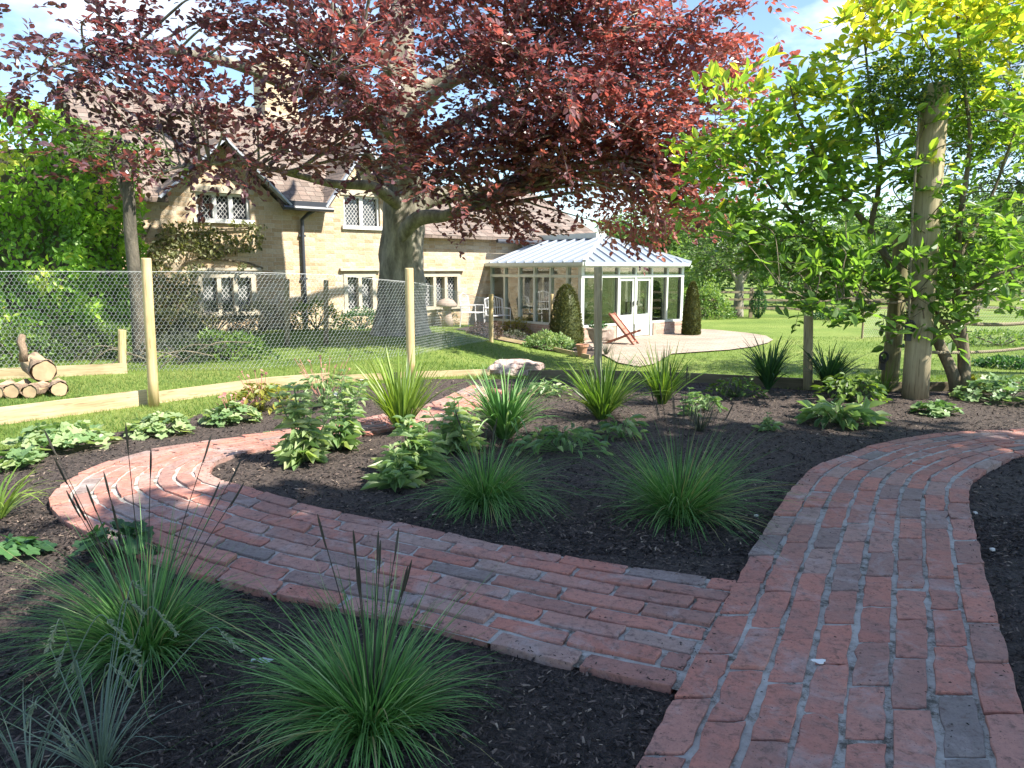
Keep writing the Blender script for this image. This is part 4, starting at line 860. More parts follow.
# small tree on the lawn
Yt = G(738, 316)[1]
gtree('lawn_tree', 738, 316, 'small multi-branched green tree on the lawn in front of the rail fence', [B(735,245,Yt,1.7,1.4,1.5), B(715,265,Yt,1.0,1,.8), B(765,262,Yt,1.1,1,.8), B(740,210,Yt,1.2,1,1.0)], 90, 12, .13, M['back'], M['bark'], .2, vb=.5)
# trees behind conservatory
for px, Y_, zz, rr, lab, vb in ((655, 38, 2.6, 2.6, 'rounded tree directly behind the conservatory roof end', .6), (700, 42, 3.0, 2.8, 'broad leafy tree behind the fence left of the small lawn tree', .5), (612, 41, 2.0, 2.0, 'lower tree showing above conservatory roof', .55), (800, 39, 2.2, 2.6, 'mid green tree beyond the fence, behind the hanging magnolia branch', .5), (865, 44, 3.0, 3.0, 'full green tree beyond the fence, left of the mossy post', .45), (975, 42, 3.0, 3.0, 'full green tree beyond the fence, right of the tall post', .45)):
    X_ = (px-512)/F*Y_; gtree('broadleaf_tree', 0, 0, lab, [((X_, Y_, zz-.6), (rr, rr, 2.0), 1), ((X_+.5, Y_, zz+1.2), (rr*.65, rr*.65, 1.4), 1), ((X_-1, Y_, zz), (rr*.6, rr*.6, 1.3), 1)], 90, 12, .26, M['back'], M['bark3'], .22, 'trees beyond the garden fence', vb=vb, base=(X_, Y_, -.5), spr=.5, L=.7)
hz = [(815, 62, 5.5, 5), (870, 75, 6.5, 6), (930, 66, 7, 5.5), (985, 58, 7.5, 5), (1045, 50, 8, 5), (760, 80, 6, 6), (1110, 60, 8, 6)]
hl = ['distant hedgerow tree seen between magnolia branches', 'distant tree just left of tall post on the horizon', 'distant dark tree right of the tall post on the horizon', 'distant tree near right edge of horizon', 'distant tall tree at the right edge', 'distant low tree beyond the small lawn tree', 'distant tree beyond the right frame edge']
for (px, Y_, hh, rr), lab in zip(hz, hl):
    X_ = (px-512)/F*Y_; gtree('horizon_tree', 0, 0, lab, [((X_, Y_, hh*.42), (rr, rr*.7, hh*.42), 1), ((X_+1, Y_, hh*.7), (rr*.6, rr*.5, hh*.25), 1)], 70, 12, .45, M['fine'], M['bark3'], .3, 'trees on the far field edge', vb=.35, base=(X_, Y_, -.5), spr=.8, L=1.1)
# dark fine tree top right
gtree('pine_tree', 0, 0, 'dark twiggy fine-leaved tree rising behind the tall post at top right', [B(1040,70,13,1.6,1.4,1.3), B(1000,190,13,1.1,1.2,1.0), B(1050,150,13,1.4,1.2,1.3), B(985,110,13.5,.9,.9,.8), B(1060,240,13,1.3,1.2,.9)], 120, 10, .07, M['fine'], M['bark3'], .12, vb=.45, base=(12.2, 13.4, -.5), spr=.28, L=.4, nl=9)
# left thin trunk tree
ct = G(121, 366)+np.array([0, .6, 0]); make_tree('slim_tree', ct, 'slim straight brown trunk standing between the hedge and cottage', 'tree', [([ct-[0,0,.1], ct+[.02,0,1], ct+[0,0,2], ct+[.02,0,2.7], ct+[0,0,3.2]], [.12,.105,.10,.09,.05]), ([ct+[-.05,0,2.6], ct+[-.15,0,3.0], ct+[-.25,0,3.4]], [.05,.03,.01])],
 [(ct+[-.2,0,3.2], (.7,.6,.35), 1)], 12, 5, .2, .35, 6, .09, LT, M['fine'], M['bark3'], lambda P: .5, br=.02)
# off-frame shade trees on the right (they throw the foreground shade)
SUN = np.array([.58, -.278, .766])
def lift(gx, gy, z): k = z/SUN[2]; return np.array([gx+SUN[0]*k, gy+SUN[1]*k, z])
for gl_, bs_, lab in (((1.0, 2.2), [(1.1, 2.0, 7.0, 3.0), (-1.2, -1.1, 6.2, 2.3), (3.6, .2, 8, 2.8)], 'big leafy tree outside the frame to the near right'), ((3.4, 5.7), [(3.4, 4.0, 7.8, 2.3), (5.6, 2.4, 8.5, 2.8), (1.8, 4.9, 7.4, 1.5), (.3, 3.6, 6.8, 1.45)], 'big leafy tree outside the frame at the right')):
    bl_ = [(lift(a, b, z), (r, r, 1.3), 1) for a, b, z, r in bs_]; c_ = np.mean([b[0] for b in bl_], axis=0)
    gtree('shade_tree', 0, 0, lab, bl_, 190, 20, .30, M['fine'], M['bark3'], .3, 'trees outside the frame', base=(c_[0]+2.5, c_[1]-.5, 0), spr=.5, L=.7, nl=7, vb=.4)
# ------------------------------------------------------------------ bushes and hedges
def bush(name, c, r, n, L, mat, label, cat='shrub', T=LT, stem='bark3', group=None, wob=.3, flat=False):
    o = thing(name, c, label, cat, group); c = np.array(c); P = nrm(rnd(n)); P[:, 2] = np.abs(P[:, 2])*1.0
    k = np.array([1+wob*noise.noise(Vector(p*2.2)+Vector((c[0], c[1], 0))) for p in P])*RNG.uniform(.45, 1, n)**.35
    Q = c+P*k[:, None]*np.array(r)*[1, 1, 1]; mb = MB(); cl = np.array([noise.noise(Vector(p*3)) for p in P])
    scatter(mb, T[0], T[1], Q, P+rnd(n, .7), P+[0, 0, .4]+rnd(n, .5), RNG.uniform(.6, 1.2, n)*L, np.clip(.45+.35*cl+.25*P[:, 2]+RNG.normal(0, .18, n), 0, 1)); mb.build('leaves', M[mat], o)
    mb = MB()
    for a in range(7): u = a*.9; mb.tube([c-[0,0,.03], c+np.array([math.cos(u)*r[0]*.6, math.sin(u)*r[1]*.6, r[2]*.6])], .014, 5)
    mb.build('stems', M[stem], o); return o
# tall hedge left: several laurel columns merged in one thing
hd = thing('ivy_hedge', (-9.5, 14, 0), 'tall bright green ivy clad hedge filling the left edge', 'hedge'); mb = MB(); n = 17000
P = np.c_[RNG.uniform(-14, -7.5, n), RNG.uniform(13, 15.5, n), RNG.uniform(0, 4.5, n)]; ft = RNG.uniform(0, 1, n) < .62; P[ft, 1] = 13+.25*RNG.uniform(0, 1, ft.sum()); rt = (~ft) & (RNG.uniform(0, 1, n) < .5); P[rt, 0] = -7.5-.25*RNG.uniform(0, 1, rt.sum()); tp = (~ft) & (~rt); P[tp, 2] = 4.3+.3*RNG.uniform(0, 1, tp.sum())
ns = np.array([noise.noise(Vector((p[0]*.8, p[1]*.8, p[2]*.8))) for p in P]); n2 = np.array([noise.noise(Vector((p[0]*2.5, p[1]*2.5, p[2]*2.5+7))) for p in P]); P[:, 1] -= .7*ns+.3*n2; P[:, 0] += .4*ns+.15*n2
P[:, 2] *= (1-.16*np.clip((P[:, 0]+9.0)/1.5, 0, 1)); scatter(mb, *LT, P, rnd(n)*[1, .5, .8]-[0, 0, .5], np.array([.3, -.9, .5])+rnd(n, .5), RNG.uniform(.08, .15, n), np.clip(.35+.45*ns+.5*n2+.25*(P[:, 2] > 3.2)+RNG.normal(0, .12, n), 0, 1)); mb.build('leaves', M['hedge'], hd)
mb = MB()
for k in range(14): x = -13.5+k*.44; mb.tube([[x, 14.2, -.1], [x+random.gauss(0,.1), 14.1, 2], [x+random.gauss(0,.2), 14.2, 4]], [.06,.05,.03], 6)
mb.box(-14, -7.9, 13.75, 15.2, .0, 3.6); mb.build('stems', M['bark3'], hd)
# white panel at left edge
# wisteria on wall
o = thing('wall_climber', HP(-8.4, .2, 0), 'grey-green climber trained on the cottage wall around the left windows', 'climbing plant'); mb = MB(); n = 5200
PX = RNG.uniform(128, 262, n); PY = RNG.uniform(222, 345, n); keep = []
for i in range(n):
    x, y_ = PX[i], PY[i]; v_ = noise.noise(Vector((x*.03, y_*.04, 0)))
    ins = (196 < x < 258 and 270 < y_ < 314) or (198 < x < 252 and 190 < y_ < 221); edge = x > 215 and y_ > 268
    if not ins and not edge and v_ > -.22+.004*max(0, x-190): keep.append(i)
Q = np.array([HP(*((lambda w_: (w_[0], RNG.uniform(.03, .3), w_[1]))(wp(PX[i], PY[i])))) for i in keep]); m = len(Q)
scatter(mb, *LT, Q, rnd(m)-[0, 0, .6], N+rnd(m, .5), RNG.uniform(.06, .13, m), RNG.uniform(0, 1, m)); mb.build('leaves', M['wist'], o); mb = MB()
for pts in ([(150,350),(152,300),(160,250),(200,232),(250,228)], [(165,350),(170,310),(185,262),(240,262),(262,268)], [(140,350),(136,300),(140,250),(150,225)]):
    mb.tube(crom([HP(wp(*p)[0], .06, wp(*p)[1]) for p in pts], 5), .025, 6)
mb.build('stems', M['bark2'], o)
def wb(t_, n_, r, nn, L, mat, lab, **k):
    c = HP(t_, n_, 0); c[2] = hgt(*c[:2]); return bush('shrub', c, r, nn, L, mat, lab, group='shrubs along the house front', **k)
wb(wp(200,340)[0], 1.0, (.9,.5,.75), 1500, .07, 'lav', 'grey-green shrub below the left ground floor window', T=LN)
wb(wp(250,340)[0], .9, (.8,.5,.72), 1500, .07, 'lav', 'greyish bush between left window and downpipe', T=LN)
wb(wp(300,335)[0], 1.0, (.7,.5,.78), 1400, .07, 'fine', 'green bush at the foot of the downpipe', T=LT)
wb(wp(345,335)[0], 1.0, (.6,.45,.55), 1200, .07, 'dark', 'dark rounded bush below the middle window', T=LT)
wb(wp(165,340)[0], .9, (.7,.5,.6), 1200, .08, 'wist', 'loose bush at the foot of the wall climber', T=LT)
wb(wp(372,335)[0], .9, (.35,.3,.6), 700, .06, 'lav', 'pale slender plant between middle window and trunk', T=LN)
wb(wp(440,325)[0], .35, (.35,.25,.55), 500, .06, 'wist', 'pale climber seedling below right ground floor window', T=LN)
for k, (px, py, lab) in enumerate(((20, 362, 'weedy grey-green plant heap behind netting at far left'), (70, 358, 'weedy plant heap behind netting between logs and slim trunk'), (100, 356, 'weedy plants beside the slim trunk'), (185, 360, 'dark low plants behind netting right of nearest stake'), (225, 358, 'dark low plants behind netting below the left window'))):
    bush('shrub', G(px, py), (.75, .5, .55 if k < 3 else .45), 1100, .08, 'lav' if k % 2 else 'fine', lab, T=LN if k % 2 else LT, group='low plants behind the netting')
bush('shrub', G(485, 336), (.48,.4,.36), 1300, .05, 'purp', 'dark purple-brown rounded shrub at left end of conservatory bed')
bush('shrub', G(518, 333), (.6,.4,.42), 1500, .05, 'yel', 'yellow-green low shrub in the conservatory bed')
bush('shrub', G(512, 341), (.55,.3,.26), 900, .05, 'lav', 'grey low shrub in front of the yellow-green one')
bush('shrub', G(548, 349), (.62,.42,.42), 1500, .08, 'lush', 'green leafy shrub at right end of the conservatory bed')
# yew cones
def cone(px, py, top, w, lab):
    b = G(px, py); H = at(px, top, b[1])[2]-b[2]; r = w/2/F*b[1]; o = thing('yew_cone', b, lab, 'topiary', 'clipped yew cones by the conservatory'); n = 5200; s = RNG.uniform(0, 1, n)**1.3; a = RNG.uniform(0, 2*math.pi, n)
    rr = r*(np.sqrt(np.clip(1-s**1.7, 0, 1)))*RNG.uniform(.9, 1.02, n); P = np.c_[b[0]+rr*np.cos(a), b[1]+rr*np.sin(a), b[2]+.04+s*H*.99]; Z = np.c_[np.cos(a), np.sin(a), .2+s]
    mb = MB(); scatter(mb, *LN, P, Z+rnd(n, .6), rnd(n), RNG.uniform(.04, .07, n), RNG.uniform(0, 1, n)); mb.build('leaves', M['yew'], o)
    mb = MB(); mb.lathe(b, [(r*.9*math.sqrt(max(0, 1-k**1.7))+.005, k*H*.96) for k in np.linspace(0, 1, 12)], 18); mb.build('core', M['yew'], o)
cone(566, 345, 286, 34, 'larger clipped yew cone in front of the conservatory corner'); cone(691, 335, 283, 17, 'narrower clipped yew cone at the right end of the conservatory')
Yc = 29.5
bush('shrub', G(703, 318), (1.3,.9,1.35), 2600, .12, 'back', 'pale green rounded shrub right of the conservatory'); bush('shrub', G(832, 319), (.9,.6,.4), 900, .12, 'dark', 'dark low bush at the foot of the rail fence')
bush('shrub', G(684, 314), (1.6,.9,1.7), 2200, .14, 'back', 'tall pale shrub behind the narrow yew cone')
bush('shrub', G(1012, 366), (.75,.5,.16), 900, .09, 'dark', 'flat dark spreading shrub on the right lawn')
bush('shrub', G(1000, 345), (1.3,.4,.4), 900, .09, 'back', 'pale bushy growth behind the chicken wire at right')
c = G(758, 318); mb = MB(); n = 900; s = RNG.uniform(0, 1, n); a = RNG.uniform(0, 6.3, n); rr = .3*np.sin(np.pi*np.clip(s*.9+.08, 0, 1)); scatter(mb, *LN, np.c_[c[0]+rr*np.cos(a), c[1]+rr*np.sin(a), c[2]+s*1.15], rnd(n)+[0,0,1], rnd(n), RNG.uniform(.08, .12, n), RNG.uniform(0, 1, n)); mb.tube([c-[0,0,.05], c+[0,0,.9]], .04, 6)
tag(mb.build('conifer', M['dark']), 'small dark upright conifer before the rail fence', 'conifer')
# ------------------------------------------------------------------ garden plants
def ribbons(mb, base, n, L, w, arch, spread, segs=7, vb=.5, tilt0=.1, az=None, wpow=.6):
    a0 = RNG.uniform(0, 6.28); a = RNG.uniform(0, 2*math.pi, n) if az is None else az; a = a+.35*np.sin(a-a0)*(n > 300); u = RNG.uniform(0, 1, n)**.8; ph0 = tilt0+spread*u*.75+RNG.normal(0, .08+.14*(n > 300), n); dph = arch*(.25+.75*u)*RNG.uniform(.25, 1.4, n); Ls = L*RNG.uniform(.4 if n > 300 else .6, 1.15, n)*(1+(n > 300)*(.16*np.cos(a-a0+2.5)+.14*np.cos(3*a+a0)))
    H = np.c_[np.cos(a), np.sin(a), np.zeros(n)]; Sd = np.c_[-np.sin(a), np.cos(a), np.zeros(n)]; tw = RNG.normal(0, .5, n); sw = RNG.normal(0, .22+.3*(n > 300), n)
    p = np.array(base)+H*(RNG.uniform(0, 1, n)**.5*spread*L*(.10+.06*(n > 300)))[:, None]; rows = []
    for k in range(segs+1):
        s = k/segs; ww = w*(1-s)**wpow*(.6+.4*min(1, s*4)) if k < segs else w*.05
        sd = Sd*np.cos(tw*s)[:, None]+np.array([0, 0, 1.])*np.sin(tw*s)[:, None]*.6
        rows.append((p-sd*ww/2, p+sd*ww/2)); ph = ph0+dph*s**1.3; st = Ls/segs
        p = p+H*(np.sin(ph)*st)[:, None]+np.array([0, 0, 1.])*(np.cos(ph)*st)[:, None]+Sd*(sw*st)[:, None]
        p[:, 2] = np.maximum(p[:, 2], base[2]+.004+.01*RNG.uniform(0, 1, n))
    V = np.stack([np.stack(r, 1) for r in rows], 1).reshape(-1, 3); m = 2*(segs+1)
    Fq = np.array([(2*k, 2*k+1, 2*k+3, 2*k+2) for k in range(segs)]); FF = (Fq[None]+np.arange(n)[:, None, None]*m).reshape(-1, 4)
    mb.arr(V, FF, np.repeat(np.where(RNG.uniform(0, 1, n) < .05, 1.0, np.clip(vb+RNG.normal(0, .22, n), 0, .9)), segs))
def seedstalks(o, base, n, L, mat='stalk', lean=.35, head=.09, az0=None, hw=.006):
    for i in range(n):
        mb = MB(); hd_ = mb
        a = random.uniform(0, 6.28) if az0 is None else az0+random.gauss(0, .6); l = L*random.uniform(.75, 1.1); t_ = random.uniform(.05, lean); d = np.array([math.cos(a)*math.sin(t_), math.sin(a)*math.sin(t_), math.cos(t_)])
        e = base+d*l; m_ = base+d*l*.5+np.array([0, 0, .03]); e2 = e+np.array([math.cos(a)*.03, math.sin(a)*.03, -.02]); mb.tube(crom([base, m_, e], 5), np.linspace(.0022, .0014, 11), 4, caps=False); hd_.tube([e-d*head, e-d*head*.5, e, e+d*.02], [.0015, hw*.7, hw*.6, .001], 5, var=.95)
        mb.build('seed_stalk', M[mat], o)
def tuft(px, py, L, n, label, w=.006, arch=1.5, spread=1.0, mat='grassA', stalks=0, sl=0, name='grass_clump', cat='grass clump', group='ornamental grass clumps', vb=.5, tilt=.1, segs=8, lean=.35, wp_=.6):
    b = G(px, py); b[2] = mulchz(b[0], b[1])-.01; o = thing(name, b, label, cat, group); mb = MB(); ribbons(mb, b, n, L, w, arch, spread, segs, vb, tilt, wpow=wp_); mb.build('blades', M[mat], o)
    if stalks: seedstalks(o, b, stalks, sl, lean=lean)
    return o
tuft(148, 655, .44, 1150, 'lush grass clump at lower left with tall dark seed stalks', arch=2.3, spread=1.2, stalks=13, sl=.85, w=.0072, lean=.6)
tuft(372, 728, .41, 1250, 'biggest front grass clump, left of the mulch corner, with dark seed stalks', arch=2.4, spread=1.15, stalks=9, sl=.66, w=.0072, lean=.5)
tuft(485, 505, .46, 1000, 'arching grass clump in the central bed beside the brick path', arch=2.5, spread=1.2, w=.0075, stalks=3, sl=.6)
tuft(679, 515, .54, 1100, 'tall spiky grass clump in central bed near the path junction', arch=1.6, spread=1.25, w=.0075, stalks=12, sl=.85, lean=.5)
tuft(402, 434, .74, 190, 'bright yellow-green upright sword leaved clump in the sun', w=.022, arch=.9, spread=.5, mat='iris', name='iris_clump', cat='iris', group='strappy leaved clumps', vb=.85, wp_=.4)
tuft(505, 440, .64, 260, 'dark green strappy clump left of the boulder', w=.021, arch=1.7, spread=.7, mat='grassA', name='daylily_clump', cat='daylily', group='strappy leaved clumps', vb=.55, wp_=.45)
tuft(602, 419, .68, 230, 'upright strappy clump at the foot of the conservatory stake', w=.019, arch=1.2, spread=.75, mat='iris', name='daylily_clump', cat='daylily', group='strappy leaved clumps', vb=.35, wp_=.45)
tuft(662, 405, .66, 170, 'upright strappy clump right of the conservatory stake', w=.019, arch=1.0, spread=.6, mat='iris', name='daylily_clump', cat='daylily', group='strappy leaved clumps', vb=.35, wp_=.45)
tuft(768, 391, .66, 130, 'dark drooping strappy clump left of the fourth stake', w=.026, arch=1.9, spread=.35, mat='dark', name='daylily_clump', cat='daylily', group='strappy leaved clumps', wp_=.4)
tuft(828, 392, .64, 130, 'dark drooping strappy clump right of the fourth stake', w=.024, arch=1.8, spread=.4, mat='dark', name='daylily_clump', cat='daylily', group='strappy leaved clumps', wp_=.4)
tuft(-6, 520, .5, 60, 'yellow-green strappy clump cut off by the left edge', w=.02, arch=2.2, spread=.9, mat='iris', name='daylily_clump', cat='daylily', group='strappy leaved clumps', vb=.8)
tuft(884, 395, .5, 50, 'thin grassy weeds at the foot of the mossy post', w=.012, arch=1.4, spread=.8, mat='iris', name='weed_tuft', cat='weeds', group=None, vb=.4)
tuft(606, 355, .5, 60, 'loose weeds in front of the patio behind the conservatory stake', w=.012, arch=1.4, spread=.8, mat='lav', name='weed_tuft', cat='weeds', group=None)
for px, py, n_, L_, ns_, lab in ((100, 775, 60, .36, 11, 'pale blue-green grass with feathery heads at the bottom left'), (28, 790, 22, .3, 4, 'thin pale grass with seed heads in the bottom left corner')):
    b = G(px, py); b[2] = .01; o = thing('blue_grass', b, lab, 'grass clump', 'pale seeding grasses'); mb = MB(); ribbons(mb, b, n_, L_, .006, 1.9, 1.1, 8, .5); mb.build('blades', M['blue'], o)
    for k in range(ns_):
        a = random.uniform(0, 6.28); l = random.uniform(.3, .6); t_ = random.uniform(.15, .8); d = np.array([math.cos(a)*math.sin(t_), math.sin(a)*math.sin(t_)*.6, math.cos(t_)]); e = b+d*l; h_ = np.array([math.cos(a), math.sin(a)*.6, -.35]); e2 = e+h_*.05; e3 = e2+(h_-[0, 0, .6])*.045
        mb = MB(); Q = crom([b, b+d*l*.5+[0, 0, .03], e, e2, e3], 6); mb.tube(Q, np.linspace(.0022, .001, len(Q)), 4, var=.6); m = 46; s_ = RNG.uniform(.66, 1, m); P = Q[(s_*(len(Q)-1)).astype(int)]
        scatter(mb, *leafQ(.28, .05, .1), P, h_+rnd(m, .35), rnd(m), RNG.uniform(.010, .019, m), RNG.uniform(.75, 1, m)); mb.build('seed_stalk', M['blue'], o)
tuft(700, 432, .35, 70, 'wispy fine grass behind the tall spiky clump', w=.008, arch=1.2, spread=.8, mat='lav')
def mound(px, py, r, h, n, L, T, mat, label, name='leafy_plant', cat='plant', group='leafy perennials', flowers=None, vb=.5, upright=0):
    b = G(px, py); b[2] = mulchz(b[0], b[1])-.01; o = thing(name, b, label, cat, group); a = RNG.uniform(0, 6.283, n); u = RNG.uniform(0, 1, n)**.6; rad = r*u; z = h*np.sqrt(np.clip(1.02-u**2, .02, 1))*RNG.uniform(.55, 1, n)
    P = b+np.c_[rad*np.cos(a), rad*np.sin(a)*.85, z]; H = np.c_[np.cos(a), np.sin(a), np.zeros(n)]; mb = MB()
    scatter(mb, T[0], T[1], P, H+rnd(n, .4)-[0, 0, .15]+[0, 0, upright], np.array([0, 0, 1.])+H*(.5*u)[:, None]+rnd(n, .3), RNG.uniform(.6, 1.15, n)*L, np.clip(vb+RNG.normal(0, .25, n), 0, 1)); mb.build('leaves', M[mat], o)
    mb = MB(); k = min(n, 70); e = P[:k]-b; scatter(mb, PR, PRF, np.repeat(b[None], k, 0), e, np.tile([.1, .2, 1.], (k, 1)), np.c_[np.linalg.norm(e, axis=1), np.full(k, .004), np.full(k, .004)], np.full(k, .5))
    mb.build('stems', M[mat], o)
    if flowers:
        m = flowers[1]; aa = RNG.uniform(0, 6.28, m); q_ = b+np.c_[r*.8*np.cos(aa)*RNG.uniform(.2,1,m), r*.8*np.sin(aa)*RNG.uniform(.2,1,m), h*RNG.uniform(1.0, 1.5, m)]; 
        for i in range(m): mb = MB(); scatter(mb, *lobeT(5, .4, .1), q_[i:i+1], rnd(1), np.array([[0,0,1.]])+rnd(1,.4), RNG.uniform(.03,.055,1), np.full(1,.5)); mb.tube([b+(q_[i]-b)*.3, q_[i]], .0025, 4); mb.build('flower', M[flowers[0]], o)
    return o
LB = lobeT(5, .35); LW = leafT(.4, .08, .25)
mound(62, 448, .42, .22, 170, .12, LB, 'lush', 'wide pale green lobed-leaf mound at far left by the grass strip', 'geranium', vb=.6)
mound(20, 468, .2, .14, 50, .12, LB, 'lush', 'small lobed-leaf plant at the far left edge near the camera', 'geranium', vb=.45)
mound(160, 434, .27, .20, 130, .11, LB, 'lush', 'compact lobed-leaf mound below the nearest stake', 'geranium', vb=.7)
mound(232, 423, .26, .20, 120, .11, LB, 'lush', 'lobed-leaf mound right of the nearest stake with pink buds', 'geranium', flowers=('pink', 12), vb=.6)
mound(262, 412, .34, .30, 240, .08, LT, 'yel', 'yellow-leaved plant with pinkish tips behind the path bend', 'yellow_plant', flowers=('pink', 10), vb=.5)
mound(325, 408, .42, .38, 160, .10, LW, 'lush', 'loose sunlit plant with pinkish stems behind the comfrey', 'leafy_plant', flowers=('pink', 16), vb=.6)
mound(10, 560, .16, .10, 25, .11, LB, 'dark', 'small dark lobed-leaf plant at left edge by the shade line', 'geranium')
mound(548, 396, .24, .2, 110, .08, LT, 'lush', 'pale small-leaved plant between strappy clumps', vb=.5)
mound(1008, 402, .55, .28, 280, .11, LB, 'lush', 'broad leafy mound at the right edge behind the path', 'geranium', vb=.4)
mound(976, 396, .2, .26, 80, .08, LT, 'yel', 'small yellow-green plant at the foot of the magnolia stems')
mound(937, 415, .22, .13, 70, .12, LB, 'lush', 'small mid green plant in front of the tall post', vb=.3)
mound(838, 424, .28, .20, 90, .22, LW, 'lush', 'rosette of long green leaves in the right mulch bed', 'foxglove', vb=.45, upright=.3)
mound(850, 402, .34, .34, 140, .12, LT, 'fine', 'leafy plant behind the long leaved rosette', vb=.8)
mound(735, 398, .32, .25, 140, .08, LT, 'fine', 'small leafy plant left of the drooping dark clump', vb=.8)
mound(706, 412, .16, .22, 50, .10, LW, 'lush', 'small upright leafy plant behind the wispy grass', vb=.35)
mound(622, 440, .16, .2, 34, .13, LW, 'lush', 'small upright plant left of the tall spiky grass', vb=.4)
mound(560, 452, .35, .2, 110, .11, LW, 'lush', 'leafy plant behind the arching grass clump', vb=.4)
mound(990, 392, .2, .15, 50, .1, LB, 'lush', 'little leafy plant between magnolia stems and right mound', vb=.4)
mound(120, 560, .22, .2, 50, .1, LB, 'dark', 'green leafy plant behind the lower left grass clump')
mound(268, 437, .06, .05, 12, .06, LB, 'lush', 'tiny weed growing on the brick path edge', 'weed', 'weed', None)
# whorled upright stems plants (phlomis-like)
def whorled(px, py, ns, h, lean, leafL, label, mat='lush', vb=.6, fl=False, base_n=40):
    b = G(px, py); b[2] = mulchz(b[0], b[1])-.01; o = thing('leafy_plant', b, label, 'plant', 'upright leafy perennials'); lf = MB(); st = MB(); fb = MB()
    for i in range(ns):
        a = random.uniform(0, 6.28); t_ = random.uniform(.05, lean); l = h*random.uniform(.6, 1.05); d = np.array([math.cos(a)*math.sin(t_), math.sin(a)*math.sin(t_), math.cos(t_)]); e = b+d*l; st.tube([b+d*.01, b+d*l*.5, e], [.006, .005, .003], 5)
        nw = max(4, int(l/.06)); 
        for k in range(nw):
            s = (k+1)/nw; c_ = b+d*l*s; aa = k*1.57+RNG.uniform(-.3, .3, 3)+np.array([0, 3.14, 1.2]); X = np.c_[np.cos(aa), np.sin(aa), np.full(3, .35-.6*(1-s))]; LL = leafL*(1.15-.65*s)*RNG.uniform(.8, 1.2, 3)
            scatter(lf, *LW, np.repeat(c_[None], 3, 0), X, np.array([0, 0, 1.])+rnd(3, .3), LL, np.clip(vb+RNG.normal(0, .2, 3), 0, 1))
        if fl and random.random() < .6: fb = MB(); scatter(fb, *lobeT(5, .3, .2), (e+[0, 0, .01])[None], rnd(1), np.array([[0, 0, 1.]]), np.array([.04]), np.array([.5])); fb.build('flower', M['white_fl'], o)
    n = base_n; a = RNG.uniform(0, 6.28, n); scatter(lf, *LW, b+np.c_[np.cos(a)*.04, np.sin(a)*.04, RNG.uniform(.01, .08, n)], np.c_[np.cos(a), np.sin(a), RNG.uniform(.1, .9, n)], np.array([0, 0, 1.])+rnd(n, .3), RNG.uniform(.8, 1.5, n)*leafL, np.clip(vb+RNG.normal(0, .2, n), 0, 1))
    lf.build('leaves', M[mat], o); st.build('stems', M[mat], o)
whorled(305, 464, 10, .6, .5, .17, 'tall leafy comfrey-like plant in sun by the inner path bend', vb=.75, base_n=50)
whorled(340, 450, 7, .62, .45, .14, 'leafy plant with pale flower tips right of the comfrey-like one', vb=.55, fl=True)
whorled(410, 478, 12, .42, .8, .18, 'sprawling leafy plant below the sword leaved clump', vb=.6)
whorled(458, 452, 13, .42, .8, .17, 'bright leafy plant left of the dark strappy clump', vb=.75)
whorled(398, 488, 6, .24, .9, .15, 'low leafy plant nearest the brick path in the sun', vb=.5, base_n=16)
whorled(768, 433, 5, .16, .5, .08, 'small isolated leafy seedling in the middle of the mulch', vb=.45, base_n=8)
whorled(690, 418, 5, .3, .5, .1, 'short leafy stems behind the tall spiky grass', vb=.4, base_n=10)
# litter and stones
c = G(262, 671); c[2] = mulchz(c[0], c[1])+.02; mb = MB(); P = [[c[0]-.04+.02*i, c[1]+.012*j+.004*math.sin(i*2), c[2]+.006*math.sin(i*1.8+j*2)] for j in range(3) for i in range(5)]
mb.add(np.vstack([P, np.array(P)+[0, 0, .0015]]), [(j*5+i, j*5+i+1, j*5+i+6, j*5+i+5) for j in range(2) for i in range(4)]+[(15+j*5+i, 15+j*5+i+5, 15+j*5+i+6, 15+j*5+i+1) for j in range(2) for i in range(4)]); tag(mb.build('plastic_scrap', M['paper']), 'crumpled pale scrap lying on mulch between the two front grass clumps', 'litter')
c = G(819, 663, ZP); a = np.linspace(0, 6.28, 15)[:-1]; mb = MB(); rr = .017*(1+.3*np.sin(a*3)); P = np.c_[c[0]+rr*1.4*np.cos(a), c[1]+rr*.9*np.sin(a), np.full(14, ZP+.006)]
mb.prism(P, (0, 0, .003)); tag(mb.build('bird_dropping', M['metalw']), 'small white splash on a dark brick of the right path', 'dropping')
for k, (px, py, lab) in enumerate(((975, 516, 'white pebble on mulch at upper right of the right path'), (992, 553, 'pale pebble on the mulch beside the lower right path'), (756, 519, 'pale pebble at path edge near spiky grass'))):
    c = G(px, py); tag(rockmesh(c+[0, 0, .02], (.014, .012, .009), k, 'pebble', M['white_fl'], .2, sub=1), lab, 'pebble')
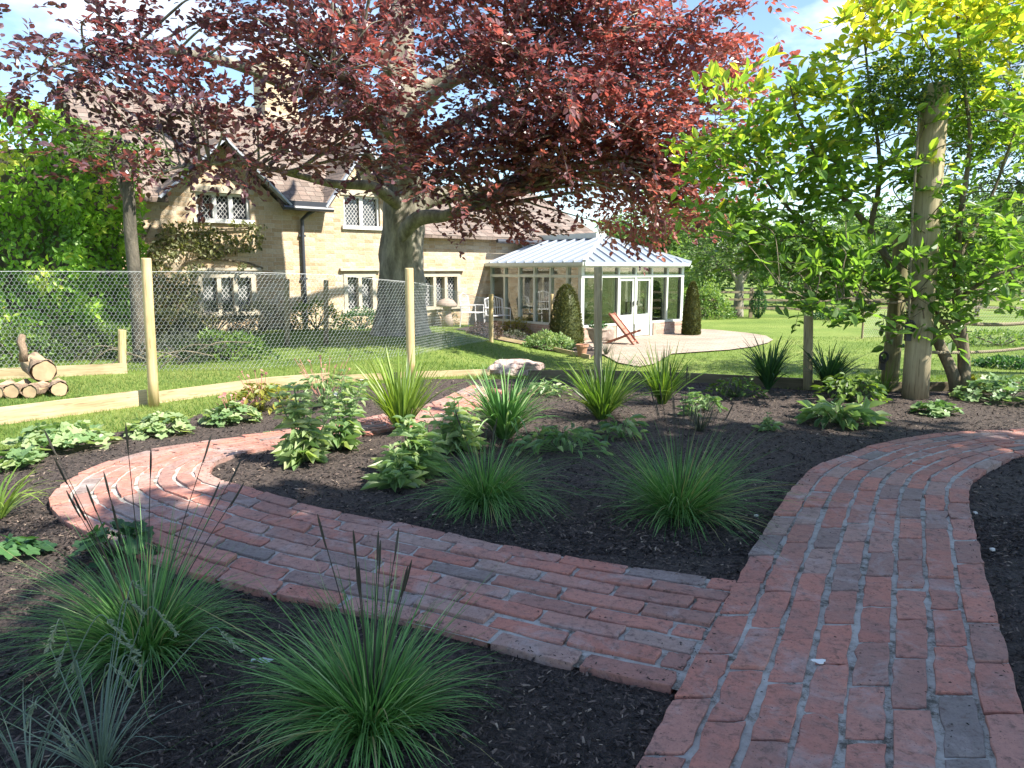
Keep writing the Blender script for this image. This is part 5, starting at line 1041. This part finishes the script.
# ------------------------------------------------------------------ sky, sun, camera
w = bpy.data.worlds.new('World'); sc.world = w; w.use_nodes = True; nt = w.node_tree; nt.nodes.clear()
sky = nt.nodes.new('ShaderNodeTexSky'); sky.sky_type = 'NISHITA'; sky.sun_disc = False; sky.sun_elevation = R(50); sky.sun_rotation = R(115.6); sky.air_density = 1.0; sky.dust_density = .2; sky.ozone_density = 2.4
tc = nt.nodes.new('ShaderNodeTexCoord'); mp = nt.nodes.new('ShaderNodeMapping'); mp.inputs['Scale'].default_value = (1, 1, 2.2); mp.inputs['Location'].default_value = (.35, .2, .1)
nz = nt.nodes.new('ShaderNodeTexNoise'); nz.inputs['Scale'].default_value = 2.3; nz.inputs['Detail'].default_value = 8; nz.inputs['Roughness'].default_value = .55
rp = nt.nodes.new('ShaderNodeValToRGB'); rp.color_ramp.elements[0].position = .54; rp.color_ramp.elements[1].position = .72
mx = nt.nodes.new('ShaderNodeMix'); mx.data_type = 'RGBA'; mx.inputs[7].default_value = (7.5, 7.8, 8.2, 1)
bg = nt.nodes.new('ShaderNodeBackground'); bg.inputs[1].default_value = .105; wo = nt.nodes.new('ShaderNodeOutputWorld')
L_ = nt.links.new; L_(tc.outputs['Generated'], mp.inputs[0]); L_(mp.outputs[0], nz.inputs[0]); L_(nz.outputs['Fac'], rp.inputs[0]); L_(rp.outputs[0], mx.inputs[0]); L_(sky.outputs[0], mx.inputs[6]); L_(mx.outputs[2], bg.inputs[0]); L_(bg.outputs[0], wo.inputs[0])
sl_ = bpy.data.lights.new('sun', 'SUN'); sl_.energy = 4.8; sl_.angle = R(.55); sl_.color = (1, .94, .83); so = bpy.data.objects.new('sun', sl_); sc.collection.objects.link(so)
so.rotation_euler = Vector(-SUN).to_track_quat('-Z', 'Y').to_euler()
cd = bpy.data.cameras.new('camera'); cd.lens = 740/1024*36; cd.sensor_width = 36; cd.clip_end = 2000; cd.clip_start = .05; co = bpy.data.objects.new('camera', cd); sc.collection.objects.link(co); co.location = (0, 0, CZ); co.rotation_euler = (math.pi/2-TH, 0, 0); sc.camera = co
sc.view_settings.view_transform = 'Standard'; sc.view_settings.look = 'None'; sc.view_settings.exposure = 1.45; sc.view_settings.gamma = 1; sc.view_settings.use_curve_mapping = False
sc.cycles.max_bounces = 6; sc.cycles.transparent_max_bounces = 12; sc.cycles.diffuse_bounces = 3; sc.cycles.glossy_bounces = 2; sc.cycles.transmission_bounces = 3; sc.cycles.caustics_reflective = False; sc.cycles.caustics_refractive = False
